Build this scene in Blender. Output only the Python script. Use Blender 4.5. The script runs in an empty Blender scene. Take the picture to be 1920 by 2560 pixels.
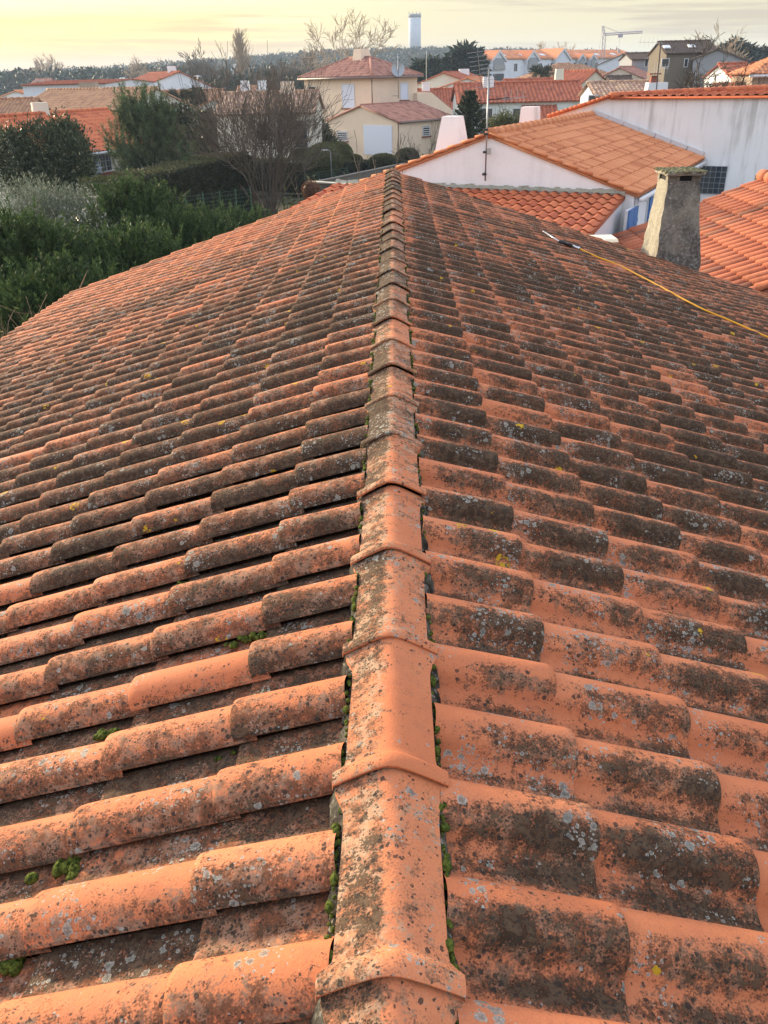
import bpy, math, random
import numpy as np
from math import radians, sin, cos, tan, pi, sqrt, atan2
from mathutils import Vector
SC = bpy.context.scene
COL = SC.collection
rng = np.random.default_rng(7)
random.seed(7)

# ------------------------------------------------------------------ camera
CAMZ = 6.0
F_PX = 2050.06; PIT = 0.4894; ROLL = -0.0252; YAW = -0.022
cp, sp = cos(PIT), sin(PIT)
FWD = np.array([sin(YAW)*cp, cos(YAW)*cp, -sp])
_r = np.array([cos(YAW), -sin(YAW), 0.0]); _u = np.cross(_r, FWD)
RGT = _r*cos(ROLL)+_u*sin(ROLL); UPV = -_r*sin(ROLL)+_u*cos(ROLL)
cd = bpy.data.cameras.new('camera'); co = bpy.data.objects.new('camera', cd); COL.objects.link(co)
from mathutils import Matrix
co.matrix_world = Matrix(((RGT[0], UPV[0], -FWD[0], 0), (RGT[1], UPV[1], -FWD[1], 0), (RGT[2], UPV[2], -FWD[2], CAMZ), (0, 0, 0, 1)))
cd.sensor_fit = 'VERTICAL'; cd.sensor_height = 36; cd.sensor_width = 27; cd.lens = 36*F_PX/2560
cd.clip_start = 0.05; cd.clip_end = 5000
SC.camera = co

# ------------------------------------------------------------------ light
SUN_AZ = atan2(-0.76, 0.65); SUN_EL = radians(14)
SDIR = np.array([sin(SUN_AZ)*cos(SUN_EL), cos(SUN_AZ)*cos(SUN_EL), sin(SUN_EL)])
sl = bpy.data.lights.new('sun', 'SUN'); so = bpy.data.objects.new('sun', sl); COL.objects.link(so)
sl.energy = 4.6; sl.angle = radians(6); sl.color = (1.0, 0.83, 0.56)
so.rotation_euler = Vector(-SDIR).to_track_quat('-Z', 'Y').to_euler()
SC.view_settings.view_transform = 'Standard'; SC.view_settings.look = 'None'
SC.view_settings.exposure = 0.74; SC.view_settings.gamma = 1.0; SC.view_settings.use_curve_mapping = False
SC.cycles.max_bounces = 6; SC.cycles.diffuse_bounces = 3; SC.cycles.volume_bounces = 0
SC.cycles.transparent_max_bounces = 6
SC.cycles.use_denoising = True

# ------------------------------------------------------------------ node helper
class NT:
    def __init__(s, tree):
        s.t = tree; s.N = tree.nodes; s.L = tree.links; s.N.clear()
    def node(s, ty, props=None, **inp):
        n = s.N.new(ty)
        for k, v in (props or {}).items(): setattr(n, k, v)
        for k, v in inp.items(): s.set(n, k, v)
        return n
    def set(s, n, k, v):
        i = n.inputs[int(k[1:])] if (k[0] == 'i' and k[1:].isdigit()) else n.inputs[k.replace('_', ' ')]
        if isinstance(v, bpy.types.NodeSocket): s.L.new(v, i)
        elif isinstance(v, bpy.types.Node): s.L.new(v.outputs[0], i)
        else:
            if i.type == 'RGBA' and len(v) == 3: v = (*v, 1)
            i.default_value = v
    def m(s, op, a, b=None, c=None, clamp=False):
        n = s.N.new('ShaderNodeMath'); n.operation = op; n.use_clamp = clamp
        for k, v in enumerate((a, b, c)):
            if v is None: continue
            s.set(n, 'i%d' % k, v)
        return n.outputs[0]
    def vm(s, op, a, b=None):
        n = s.N.new('ShaderNodeVectorMath'); n.operation = op
        s.set(n, 'i0', a)
        if b is not None: s.set(n, 'i1', b)
        return n.outputs['Value'] if op in ('DOT_PRODUCT', 'LENGTH', 'DISTANCE') else n.outputs[0]
    def noise(s, vec, scale, detail=3, rough=0.55, dist=0.0, out=0):
        n = s.node('ShaderNodeTexNoise', None, Vector=vec, Scale=scale, Detail=detail, Roughness=rough, Distortion=dist)
        return n.outputs[out]
    def vor(s, vec, scale, rnd=1.0, out='Distance', feat='F1'):
        n = s.node('ShaderNodeTexVoronoi', {'feature': feat}, Vector=vec, Scale=scale, Randomness=rnd)
        return n if out is None else n.outputs[out]
    def ss(s, x, a, b):
        n = s.N.new('ShaderNodeMapRange'); n.interpolation_type = 'SMOOTHSTEP'
        s.set(n, 'i0', x); s.set(n, 'i1', a); s.set(n, 'i2', b)
        return n.outputs[0]
    def mix(s, f, a, b, ty='MIX'):
        n = s.N.new('ShaderNodeMix'); n.data_type = 'RGBA'; n.blend_type = ty; n.clamp_factor = True
        s.set(n, 'i0', f)
        for k, v in ((6, a), (7, b)):
            if not isinstance(v, (bpy.types.NodeSocket, bpy.types.Node)) and len(v) == 3: v = (*v, 1)
            s.set(n, 'i%d' % k, v)
        return n.outputs[2]
    def ramp(s, f, pts, interp='LINEAR'):
        n = s.N.new('ShaderNodeValToRGB'); s.set(n, 'i0', f); r = n.color_ramp; r.interpolation = interp
        while len(r.elements) < len(pts): r.elements.new(0.5)
        for e, (p, c) in zip(r.elements, pts):
            e.position = p; e.color = (c, c, c, 1) if isinstance(c, (int, float)) else (*c, 1)
        return n.outputs[0]
    def xyz(s, v):
        n = s.N.new('ShaderNodeSeparateXYZ'); s.set(n, 'i0', v); return n.outputs
    def comb(s, x, y, z):
        n = s.N.new('ShaderNodeCombineXYZ')
        for k, v in enumerate((x, y, z)): s.set(n, 'i%d' % k, v)
        return n.outputs[0]
    def pos(s): return s.N.new('ShaderNodeNewGeometry').outputs['Position']
    def attr(s, name):
        n = s.N.new('ShaderNodeAttribute'); n.attribute_name = name; return n
    def finish(s, col, rough=0.8, bump=None, bstr=0.3, bdist=0.01, spec=0.3, metal=0.0):
        b = s.node('ShaderNodeBsdfPrincipled'); s.set(b, 'Base Color', col); s.set(b, 'Roughness', rough)
        b.inputs['Specular IOR Level'].default_value = spec; s.set(b, 'Metallic', metal)
        if bump is not None:
            bn = s.node('ShaderNodeBump', None, Height=bump, Strength=bstr, Distance=bdist)
            s.L.new(bn.outputs[0], b.inputs['Normal'])
        o = s.node('ShaderNodeOutputMaterial'); s.L.new(b.outputs[0], o.inputs['Surface'])
        return b
def newmat(name):
    m = bpy.data.materials.new(name); m.use_nodes = True
    return m, NT(m.node_tree)

# ------------------------------------------------------------------ world
W = bpy.data.worlds.new('World'); SC.world = W; W.use_nodes = True
t = NT(W.node_tree)
sky = t.node('ShaderNodeTexSky', {'sky_type': 'NISHITA', 'sun_disc': False, 'sun_elevation': SUN_EL, 'sun_rotation': SUN_AZ,
                                  'air_density': 1.5, 'dust_density': 3.0})
d = t.node('ShaderNodeTexCoord').outputs['Generated']
x, y, z = t.xyz(d)
glow_dir = Vector((-0.70, 0.70, 0.16)).normalized()
g = t.m('MAXIMUM', t.vm('DOT_PRODUCT', d, tuple(glow_dir)), 0.0)
near = t.ss(g, 0.60, 0.98)
el = t.m('MAXIMUM', z, 0.0)
warm = t.ramp(el, [(0.0, (0.60, 0.33, 0.08)), (0.025, (0.62, 0.41, 0.09)), (0.055, (0.64, 0.50, 0.15)), (0.085, (0.74, 0.70, 0.50)), (0.11, (1.0, 0.95, 0.80)), (0.18, (2.6, 2.3, 1.8)), (0.35, (2.3, 2.1, 1.75)), (0.7, (0.9, 0.95, 1.05)), (1.0, (0.66, 0.74, 0.88))])
cool = t.ramp(el, [(0.0, (0.57, 0.45, 0.23)), (0.03, (0.50, 0.44, 0.27)), (0.08, (0.45, 0.42, 0.30)), (0.2, (0.76, 0.78, 0.80)), (0.45, (0.74, 0.82, 0.94)), (1.0, (0.68, 0.77, 0.92))])
sv = t.comb(t.m('MULTIPLY', x, 1.6), t.m('MULTIPLY', y, 1.6), t.m('ADD', t.m('MULTIPLY', z, 34.0), t.m('MULTIPLY', x, 0.9)))
c1 = t.noise(sv, 1.7, 5, 0.55, 0.25)
c2 = t.noise(sv, 4.5, 4, 0.6, 0.1)
cl = t.ss(t.m('ADD', t.m('MULTIPLY', c1, 0.75), t.m('MULTIPLY', c2, 0.25)), 0.45, 0.58)
base = t.mix(near, cool, warm)
dark = t.mix(1.0, base, (0.66, 0.60, 0.68), 'MULTIPLY')
skyc = t.mix(t.m('MULTIPLY', cl, 0.85), base, dark)
streak = t.ss(t.noise(sv, 2.6, 3, 0.5, 0.1), 0.60, 0.72)
skyc = t.mix(t.m('MULTIPLY', streak, t.m('MULTIPLY', near, 0.75)), skyc, (0.90, 0.82, 0.50))
nis = t.mix(1.0, sky.outputs[0], (0.03, 0.03, 0.03), 'MULTIPLY')
tot = t.mix(1.0, skyc, nis, 'ADD')
bg = t.node('ShaderNodeBackground', None, Color=tot, Strength=1.0)
t.L.new(bg.outputs[0], t.node('ShaderNodeOutputWorld').inputs['Surface'])

# ------------------------------------------------------------------ geometry helpers
def ray(px, py): return FWD*F_PX + RGT*(px-960) + UPV*(1280-py)
def at(px, py, Y):
    d = ray(px, py); q = d*(Y/d[1]); return np.array([q[0], q[1], q[2]+CAMZ])
def atz(px, py, z):
    d = ray(px, py); q = d*((z-CAMZ)/d[2]); return np.array([q[0], q[1], z])
def hitplane(px, py, P, n):
    d = ray(px, py); o = np.array([0, 0, CAMZ]); return o+d*(np.dot(np.asarray(P)-o, n)/np.dot(d, n))
def nrm(v):
    v = np.asarray(v, float); return v/np.linalg.norm(v)

class MB:
    """collects geometry of ONE mesh; colour attribute 'tdat' per vertex"""
    def __init__(s): s.v = []; s.f = []; s.a = []; s.n = 0
    def add(s, verts, faces, attr=None):
        verts = np.asarray(verts, float).reshape(-1, 3)
        s.v.append(verts)
        if isinstance(faces, np.ndarray): s.f.append(faces+s.n)
        else: s.f.append([[i+s.n for i in f] for f in faces])
        if attr is None: attr = np.tile([0.5, 0.5, rng.random(), rng.random()], (len(verts), 1))
        attr = np.asarray(attr, float)
        if attr.ndim == 1: attr = np.tile(attr, (len(verts), 1))
        s.a.append(attr); s.n += len(verts)
    def box(s, c, size, ax=None, attr=None, taper=None):
        c = np.asarray(c, float); hx, hy, hz = [q/2 for q in size]
        tp = taper or (1, 1)
        P = np.array([[sx*hx*(tp[0] if sz > 0 else 1), sy*hy*(tp[1] if sz > 0 else 1), sz*hz] for sz in (-1, 1) for sy in (-1, 1) for sx in (-1, 1)])
        if ax is not None: P = P @ np.asarray(ax, float)
        s.add(P+c, [[0, 2, 3, 1], [4, 5, 7, 6], [0, 1, 5, 4], [2, 6, 7, 3], [0, 4, 6, 2], [1, 3, 7, 5]], attr)
    def tube(s, pts, rad, n=6, cap=True, attr=None):
        pts = np.asarray(pts, float); rad = np.broadcast_to(np.asarray(rad, float), (len(pts),))
        tg = np.gradient(pts, axis=0); tg /= np.linalg.norm(tg, axis=1)[:, None]+1e-12
        ref = np.array([0, 0, 1.]) if abs(tg[0][2]) < 0.9 else np.array([1., 0, 0])
        vs = []
        for p, q, r in zip(pts, tg, rad):
            a = nrm(np.cross(q, ref)); b = np.cross(q, a)
            for k in range(n):
                w = 2*pi*k/n; vs.append(p+r*(cos(w)*a+sin(w)*b))
        fs = []
        for i in range(len(pts)-1):
            for k in range(n):
                k2 = (k+1) % n; fs.append([i*n+k, i*n+k2, (i+1)*n+k2, (i+1)*n+k])
        if cap: fs.append(list(range(n))[::-1]); fs.append([(len(pts)-1)*n+k for k in range(n)])
        s.add(vs, fs, attr)
    def poly(s, pts, attr=None): s.add(pts, [list(range(len(pts)))], attr)
    def prism(s, pts, ext, attr=None):
        pts = np.asarray(pts, float); n = len(pts); ext = np.asarray(ext, float)
        s.add(np.vstack([pts, pts+ext]), [list(range(n))[::-1], list(range(n, 2*n))]+[[i, (i+1) % n, n+(i+1) % n, n+i] for i in range(n)], attr)
    def sphere(s, c, r, seg=12, rings=8, noise=0.0, attr=None, half=False):
        vs = []; r = np.broadcast_to(np.asarray(r, float), (3,))
        for i in range(rings+1):
            th = pi*i/rings*(0.5 if half else 1)
            for k in range(seg):
                ph = 2*pi*k/seg; vs.append([sin(th)*cos(ph), sin(th)*sin(ph), cos(th)])
        vs = np.array(vs)
        if noise: vs = vs*(1+noise*(rng.random((len(vs), 1))-0.5)*2)
        fs = [[i*seg+k, (i+1)*seg+k, (i+1)*seg+(k+1) % seg, i*seg+(k+1) % seg] for i in range(rings) for k in range(seg)]
        s.add(vs*r+np.asarray(c), fs, attr)
    def build(s, name, mat, parent=None, smooth=False, label=None, cat=None, group=None, kind=None):
        me = bpy.data.meshes.new(name); V = np.vstack(s.v)
        lv = []; ls = []; lt = []; cur = 0
        for f in s.f:
            if isinstance(f, np.ndarray):
                k = f.shape[1]; m = f.shape[0]; lv.append(f.ravel()); ls.append(cur+np.arange(m)*k); lt.append(np.full(m, k)); cur += m*k
            else:
                for q in f:
                    lv.append(np.array(q)); ls.append(np.array([cur])); lt.append(np.array([len(q)])); cur += len(q)
        lv = np.concatenate(lv); ls = np.concatenate(ls); lt = np.concatenate(lt)
        me.vertices.add(len(V)); me.vertices.foreach_set('co', V.ravel().astype(np.float32))
        me.loops.add(len(lv)); me.loops.foreach_set('vertex_index', lv.astype(np.int32))
        me.polygons.add(len(ls)); me.polygons.foreach_set('loop_start', ls.astype(np.int32)); me.polygons.foreach_set('loop_total', lt.astype(np.int32))
        me.polygons.foreach_set('use_smooth', np.full(len(ls), smooth))
        at_ = me.attributes.new('tdat', 'FLOAT_COLOR', 'POINT'); at_.data.foreach_set('color', np.vstack(s.a).ravel().astype(np.float32))
        me.update(calc_edges=True); me.validate()
        if mat is not None: me.materials.append(mat)
        o = bpy.data.objects.new(name, me); COL.objects.link(o)
        if parent is not None: o.parent = parent
        return tag(o, label, cat, group, kind)
def tag(o, label=None, cat=None, group=None, kind=None):
    if label: o['label'] = label
    if cat: o['category'] = cat
    if group: o['group'] = group
    if kind: o['kind'] = kind
    return o
def thing(name, label, cat, group=None):
    o = bpy.data.objects.new(name, None); COL.objects.link(o); return tag(o, label, cat, group)

# ------------------------------------------------------------------ materials
def mat_hero(name, wramp, vgain, side, ridge=False, cr0=0.34, wgain=1.0):
    """weathered terracotta; tdat = (place across tile, place along tile, random, random)"""
    m, t = newmat(name); P = t.pos(); A = t.attr('tdat'); w, v, r1 = t.xyz(A.outputs['Color']); r2 = A.outputs['Alpha']
    off = t.vm('ADD', P, t.comb(t.m('MULTIPLY', r1, 3.0), t.m('MULTIPLY', r2, 3.0), 0.0))
    cen = lambda n, k: t.m('MULTIPLY', t.m('SUBTRACT', n, 0.5), k)
    add = lambda *q: q[0] if len(q) == 1 else t.m('ADD', q[0], add(*q[1:]))
    big = t.noise(P, 0.6, 3, 0.5); mid = t.noise(off, 8.0, 5, 0.62, 0.5); fine = t.noise(off, 52.0, 5, 0.65, 0.4); grit = t.noise(off, 230.0, 3, 0.6)
    px_, py_, pz_ = t.xyz(P)
    # fired clay with slight kiln variation
    clay = t.mix(t.ss(t.noise(off, 2.2, 3, 0.6), 0.3, 0.7), CLAY_A, CLAY_B)
    clay = t.mix(t.m('MULTIPLY', r2, 0.4), clay, CLAY_C)
    clay = t.mix(t.m('MULTIPLY', t.ss(grit, 0.45, 0.72), 0.38), clay, (0.34, 0.10, 0.05))
    clay = t.mix(t.m('MULTIPLY', t.ss(t.noise(off, 17.0, 5, 0.7), 0.45, 0.75), 0.45), clay, (0.37, 0.125, 0.07))
    if ridge:
        reg = add(t.m('MULTIPLY', t.ss(py_, 1.3, 3.4), 0.42), t.m('MULTIPLY', t.ss(t.m('SUBTRACT', 1.0, w), 0.50, 0.66), 0.46), -0.21)
    else: reg = t.m('SUBTRACT', t.ramp(t.m('DIVIDE', py_, 13.0), side), 0.5)
    D = add(reg, cen(big, 0.8), cen(r1, 0.34), t.m('MULTIPLY', t.m('GREATER_THAN', r2, 0.87), 0.0 if ridge else -0.30))
    if not ridge:
        D = add(D, cen(t.ramp(w, wramp), wgain), t.m('MULTIPLY', t.m('SUBTRACT', t.ss(v, 0.10, 0.45), 0.7), vgain))
    stv = t.comb(t.m('MULTIPLY', t.xyz(off)[0], 0.16), t.xyz(off)[1], t.m('MULTIPLY', t.xyz(off)[2], 0.16))
    run = t.noise(stv, 26.0, 4, 0.65)
    q = add(D, cen(mid, 1.3), cen(fine, 1.6), cen(run, 0.75))
    qg = add(q, cen(grit, 1.3))
    film = t.ss(qg, -0.14, 0.26)                              # brown film
    crust = t.ss(qg, cr0, cr0+0.13)                              # black crust with a crisp edge
    fcol = t.mix(t.ss(t.noise(off, 21.0, 5, 0.7), 0.44, 0.62), *(((0.15, 0.085, 0.052), (0.38, 0.285, 0.19)) if ridge else (((0.100, 0.050, 0.030), (0.225, 0.150, 0.102)) if cr0 > 0.4 else ((0.098, 0.047, 0.028), (0.175, 0.112, 0.074)))))
    col = t.mix(t.m('MULTIPLY', film, 0.84), clay, fcol)
    crc = t.mix(t.ss(fine, 0.42, 0.62), (0.028, 0.021, 0.014), (0.092, 0.064, 0.040))
    col = t.mix(t.m('MULTIPLY', crust, 0.86), col, crc)
    # black specks, denser where the film is
    wob = t.vm('ADD', off, t.vm('MULTIPLY', t.noise(off, 160.0, 2, 0.6, 0, 1), (0.007, 0.007, 0.007)))
    for sc, lim in ((80.0, 0.74), (150.0, 0.70)):
        sv_ = t.vor(wob, sc, 1.0, None); cc_ = t.xyz(sv_.outputs['Color'])
        spk = t.m('MULTIPLY', t.m('LESS_THAN', sv_.outputs['Distance'], t.m('MULTIPLY', cc_[1], 0.48)),
                  t.m('GREATER_THAN', add(cc_[0], t.m('MULTIPLY', q, 0.75)), lim))
        col = t.mix(t.m('MULTIPLY', spk, 0.85), col, (0.040, 0.032, 0.026))
    # grey lichen rosettes in colonies
    colony = t.ss(t.noise(off, 6.0, 3, 0.6), 0.47, 0.66)
    for sc, th, rad, cc in ((38.0, 1.13, 0.46, (0.30, 0.285, 0.24)), (85.0, 1.10, 0.44, (0.33, 0.315, 0.27)), (150.0, 1.16, 0.42, (0.36, 0.345, 0.30)), (20.0, 1.30, 0.34, (0.22, 0.215, 0.185))):
        vv = t.vor(t.vm('ADD', off, t.vm('MULTIPLY', t.noise(off, sc*2.4, 3, 0.65, 0, 1), (0.55/sc,)*3)), sc, 1.0, None)
        cr = t.xyz(vv.outputs['Color'])
        rr = t.m('MULTIPLY', t.m('ADD', 0.25, t.m('MULTIPLY', cr[1], 0.75)), rad)
        on = t.m('GREATER_THAN', add(cr[0], t.m('MULTIPLY', colony, 0.75)), th)
        disc = t.m('MULTIPLY', t.ss(t.m('SUBTRACT', rr, vv.outputs['Distance']), -0.01, 0.03), on)
        ring = t.ss(t.m('DIVIDE', vv.outputs['Distance'], rr), 0.45, 0.95)
        lc = t.mix(ring, t.mix(cr[2], cc, (0.13, 0.125, 0.105)), tuple(min(1, q*1.25) for q in cc))
        lc = t.mix(t.m('MULTIPLY', t.ss(grit, 0.42, 0.6), 0.5), lc, (0.12, 0.115, 0.10))
        col = t.mix(t.m('MULTIPLY', disc, 0.85), col, lc)
    # yellow lichen, rare
    ye = t.vm('ADD', P, t.vm('MULTIPLY', t.noise(P, 34.0, 3, 0.7, 0, 1), (0.05, 0.05, 0.05)))
    yv = t.vor(ye, 8.5, 1.0, None)
    yon = t.m('GREATER_THAN', t.xyz(yv.outputs['Color'])[0], 0.74 if not ridge else 0.84)
    ym = t.m('MULTIPLY', t.ss(t.m('SUBTRACT', t.m('MULTIPLY', t.xyz(yv.outputs['Color'])[1], 0.22), yv.outputs['Distance']), 0.0, 0.012), yon)
    ym = t.m('MULTIPLY', ym, t.ss(fine, 0.46, 0.52))
    col = t.mix(ym, col, t.mix(fine, (0.36, 0.19, 0.012), (0.60, 0.37, 0.03)))
    h = add(t.m('MULTIPLY', fine, 0.5), t.m('MULTIPLY', grit, 0.35), t.m('MULTIPLY', crust, 0.25))
    rough = t.m('ADD', 0.74, t.m('MULTIPLY', film, 0.2))
    t.finish(col, rough, h, 0.7, 0.004, 0.12)
    return m
CLAY_A = (0.53, 0.172, 0.072); CLAY_B = (0.60, 0.220, 0.102); CLAY_C = (0.43, 0.130, 0.060)
LW = [(0.0, 0.80), (0.07, 0.70), (0.20, 0.56), (0.32, 0.40), (0.45, 0.36), (0.55, 0.52), (0.61, 0.80), (0.78, 0.90), (0.93, 0.86), (1.0, 0.96)]
RW = [(0.0, 0.36), (0.15, 0.32), (0.26, 0.38), (0.33, 0.72), (0.43, 0.96), (0.53, 0.90), (0.60, 0.56), (0.68, 0.72), (0.74, 0.98), (0.82, 0.94), (0.89, 0.58), (1.0, 0.54)]
LSIDE = [(0.0, 0.42), (0.10, 0.46), (0.18, 0.60), (0.27, 0.80), (0.48, 0.82), (0.64, 0.68), (0.80, 0.48), (1.0, 0.24)]
RSIDE = [(0.0, 0.40), (0.12, 0.47), (0.25, 0.55), (0.5, 0.54), (0.72, 0.45), (0.88, 0.38), (1.0, 0.32)]
M_LEFT = mat_hero('terracotta weathered west slope', LW, 0.05, LSIDE, False, 0.46, 1.35)
M_RIGHT = mat_hero('terracotta weathered east slope', RW, 0.40, RSIDE)
M_RIDGE = mat_hero('terracotta ridge', None, 0, None, True)

def mat_tiles(name, c1, c2, c3, dirt=0.25, scale=1.0):
    m, t = newmat(name); P = t.pos(); A = t.attr('tdat'); w, v, r1 = t.xyz(A.outputs['Color']); r2 = A.outputs['Alpha']
    n = t.noise(P, 1.2*scale, 4, 0.6); f = t.noise(P, 14*scale, 5, 0.7)
    col = t.mix(r1, c1, c2); col = t.mix(t.ss(r2, 0.55, 1.0), col, c3)
    k = t.ss(t.m('ADD', t.m('MULTIPLY', n, 0.6), t.m('MULTIPLY', f, 0.4)), 0.62-dirt*0.4, 0.80-dirt*0.2)
    col = t.mix(t.m('MULTIPLY', k, 0.75), col, tuple(q*0.33 for q in c1))
    ch = t.ss(w, 0.62, 0.8)
    col = t.mix(t.m('MULTIPLY', ch, 0.45), col, tuple(q*0.4 for q in c1))
    t.finish(col, 0.8, f, 0.3, 0.01, 0.25); return m
T_ORANGE = mat_tiles('orange tiles', (0.58, 0.225, 0.098), (0.66, 0.275, 0.13), (0.46, 0.16, 0.07), 0.12)
T_NEW = mat_tiles('red orange tiles', (0.50, 0.135, 0.055), (0.56, 0.17, 0.07), (0.40, 0.10, 0.045), 0.06)
T_CANAL = mat_tiles('canal tiles', (0.38, 0.112, 0.056), (0.44, 0.150, 0.078), (0.22, 0.095, 0.06), 0.40)
T_RED = mat_tiles('red tiles', (0.36, 0.105, 0.055), (0.44, 0.13, 0.065), (0.28, 0.08, 0.045), 0.18, 0.5)
T_TAN = mat_tiles('tan tiles', (0.36, 0.20, 0.115), (0.44, 0.24, 0.13), (0.30, 0.15, 0.09), 0.25, 0.5)
T_PINK = mat_tiles('pink brown tiles', (0.36, 0.17, 0.125), (0.44, 0.22, 0.16), (0.24, 0.11, 0.08), 0.15, 0.5)
T_MIX = mat_tiles('mottled tiles', (0.46, 0.30, 0.21), (0.30, 0.17, 0.12), (0.55, 0.36, 0.22), 0.1, 0.5)
T_BROWN = mat_tiles('brown roof', (0.10, 0.07, 0.055), (0.13, 0.085, 0.065), (0.08, 0.055, 0.045), 0.1, 0.5)

def mat_wall(name, c, stain=0.0, sc=(0.05, 0.055, 0.045), rough=0.9, bump=0.25, streak=True, grain=30):
    m, t = newmat(name); P = t.pos()
    n = t.noise(P, 0.8, 4, 0.6); f = t.noise(P, grain, 4, 0.65)
    col = t.mix(t.m('MULTIPLY', t.ss(n, 0.35, 0.75), 0.25), c, tuple(q*0.78 for q in c))
    col = t.mix(t.m('MULTIPLY', t.ss(f, 0.45, 0.8), 0.15), col, tuple(q*0.6 for q in c))
    if stain:
        x, y, z = t.xyz(P)
        sv = t.comb(t.m('MULTIPLY', x, 2.6), t.m('MULTIPLY', y, 2.6), t.m('MULTIPLY', z, 0.22))
        s1 = t.noise(sv, 1.5, 5, 0.65); s2 = t.noise(P, 0.5, 3, 0.5)
        k = t.ss(t.m('ADD', t.m('MULTIPLY', s1, 0.7), t.m('MULTIPLY', s2, 0.5)), 0.60, 0.82)
        col = t.mix(t.m('MULTIPLY', k, stain), col, sc)
    t.finish(col, rough, f, bump, 0.01, 0.2); return m
WHITE = (0.78, 0.79, 0.81)
W_WHITE = mat_wall('white render', WHITE, 0.12, (0.25, 0.26, 0.25))
W_GABLE = mat_wall('rough white render', (0.82, 0.825, 0.84), 0.14, (0.30, 0.30, 0.32), bump=0.5, grain=14)
W_STAIN = mat_wall('rain stained white render', (0.81, 0.815, 0.82), 0.55, (0.24, 0.225, 0.19))
W_CREAM = mat_wall('cream render', (0.76, 0.62, 0.48), 0.08, (0.35, 0.27, 0.19))
W_IVORY = mat_wall('ivory render', (0.70, 0.66, 0.55), 0.2, (0.25, 0.25, 0.22))
W_GREEN = mat_wall('greenish white render', (0.64, 0.68, 0.65), 0.35, (0.28, 0.30, 0.26))
W_GREY = mat_wall('grey render', (0.30, 0.31, 0.33), 0.2, (0.18, 0.18, 0.18))
W_TAUPE = mat_wall('taupe render', (0.17, 0.145, 0.115), 0.2, (0.10, 0.09, 0.07))
W_BLUEW = mat_wall('bluish white render', (0.68, 0.72, 0.79), 0.25, (0.30, 0.31, 0.33))
W_BEIGE = mat_wall('beige render', (0.36, 0.28, 0.22))
W_BLOCK = mat_wall('concrete block', (0.17, 0.155, 0.135), 0.4, (0.08, 0.08, 0.06))
def mat_plain(name, c, rough=0.6, metal=0.0, var=0.2, spec=0.4):
    m, t = newmat(name); P = t.pos(); f = t.noise(P, 8, 4, 0.6)
    col = t.mix(t.m('MULTIPLY', f, var), c, tuple(q*0.5 for q in c))
    t.finish(col, rough, f, 0.08, 0.005, spec, metal); return m
M_DARK = mat_plain('dark opening', (0.015, 0.015, 0.017), 0.9)
M_GLASS = mat_plain('window glass', (0.035, 0.045, 0.055), 0.08, 0, 0.3, 0.6)
M_FRAME = mat_plain('white window frame', (0.62, 0.63, 0.65), 0.5)
M_SHUT = mat_plain('white roller shutter', (0.66, 0.72, 0.84), 0.5)
M_BLUE = mat_plain('blue painted wood', (0.06, 0.17, 0.42), 0.5)
M_PALEBLUE = mat_plain('pale blue shutter', (0.50, 0.58, 0.74), 0.5)
M_GUTTER = mat_plain('taupe gutter', (0.22, 0.16, 0.14), 0.5)
M_BRICK = mat_plain('red brick sill', (0.25, 0.075, 0.045), 0.8)
M_METAL = mat_plain('galvanised metal', (0.34, 0.36, 0.38), 0.4, 0.7)
M_STEEL = mat_plain('bright steel', (0.6, 0.62, 0.64), 0.28, 0.9)
M_BLACK = mat_plain('black plastic', (0.02, 0.02, 0.022), 0.5)
M_HOSE = mat_plain('yellow hose rubber', (0.75, 0.36, 0.012), 0.45, 0, 0.1)
M_WHITEP = mat_plain('white plastic', (0.7, 0.71, 0.73), 0.4)
M_GREENW = mat_plain('green fence wire', (0.04, 0.10, 0.06), 0.5)
M_CRANE = mat_plain('crane paint', (0.42, 0.38, 0.44), 0.5)
M_BARK = mat_plain('bark', (0.10, 0.075, 0.055), 0.9, 0, 0.5)
M_TWIG = mat_plain('bare twig bark', (0.135, 0.105, 0.08), 0.9, 0, 0.5)
M_PALEBARK = mat_plain('pale bark', (0.42, 0.33, 0.23), 0.9, 0, 0.3)
M_DRY = mat_plain('dry stems', (0.26, 0.19, 0.11), 0.9, 0, 0.5)
def mat_mortar():
    m, t = newmat('dark lichened mortar'); P = t.pos(); f = t.noise(P, 55, 6, 0.75); n = t.noise(P, 12, 4, 0.6)
    col = t.mix(t.ss(n, 0.4, 0.65), (0.030, 0.027, 0.022), (0.12, 0.108, 0.085))
    col = t.mix(t.ss(f, 0.54, 0.64), col, (0.30, 0.28, 0.23))
    t.finish(col, 0.95, f, 0.9, 0.01, 0.1); return m
M_MORTAR = mat_mortar()
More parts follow.
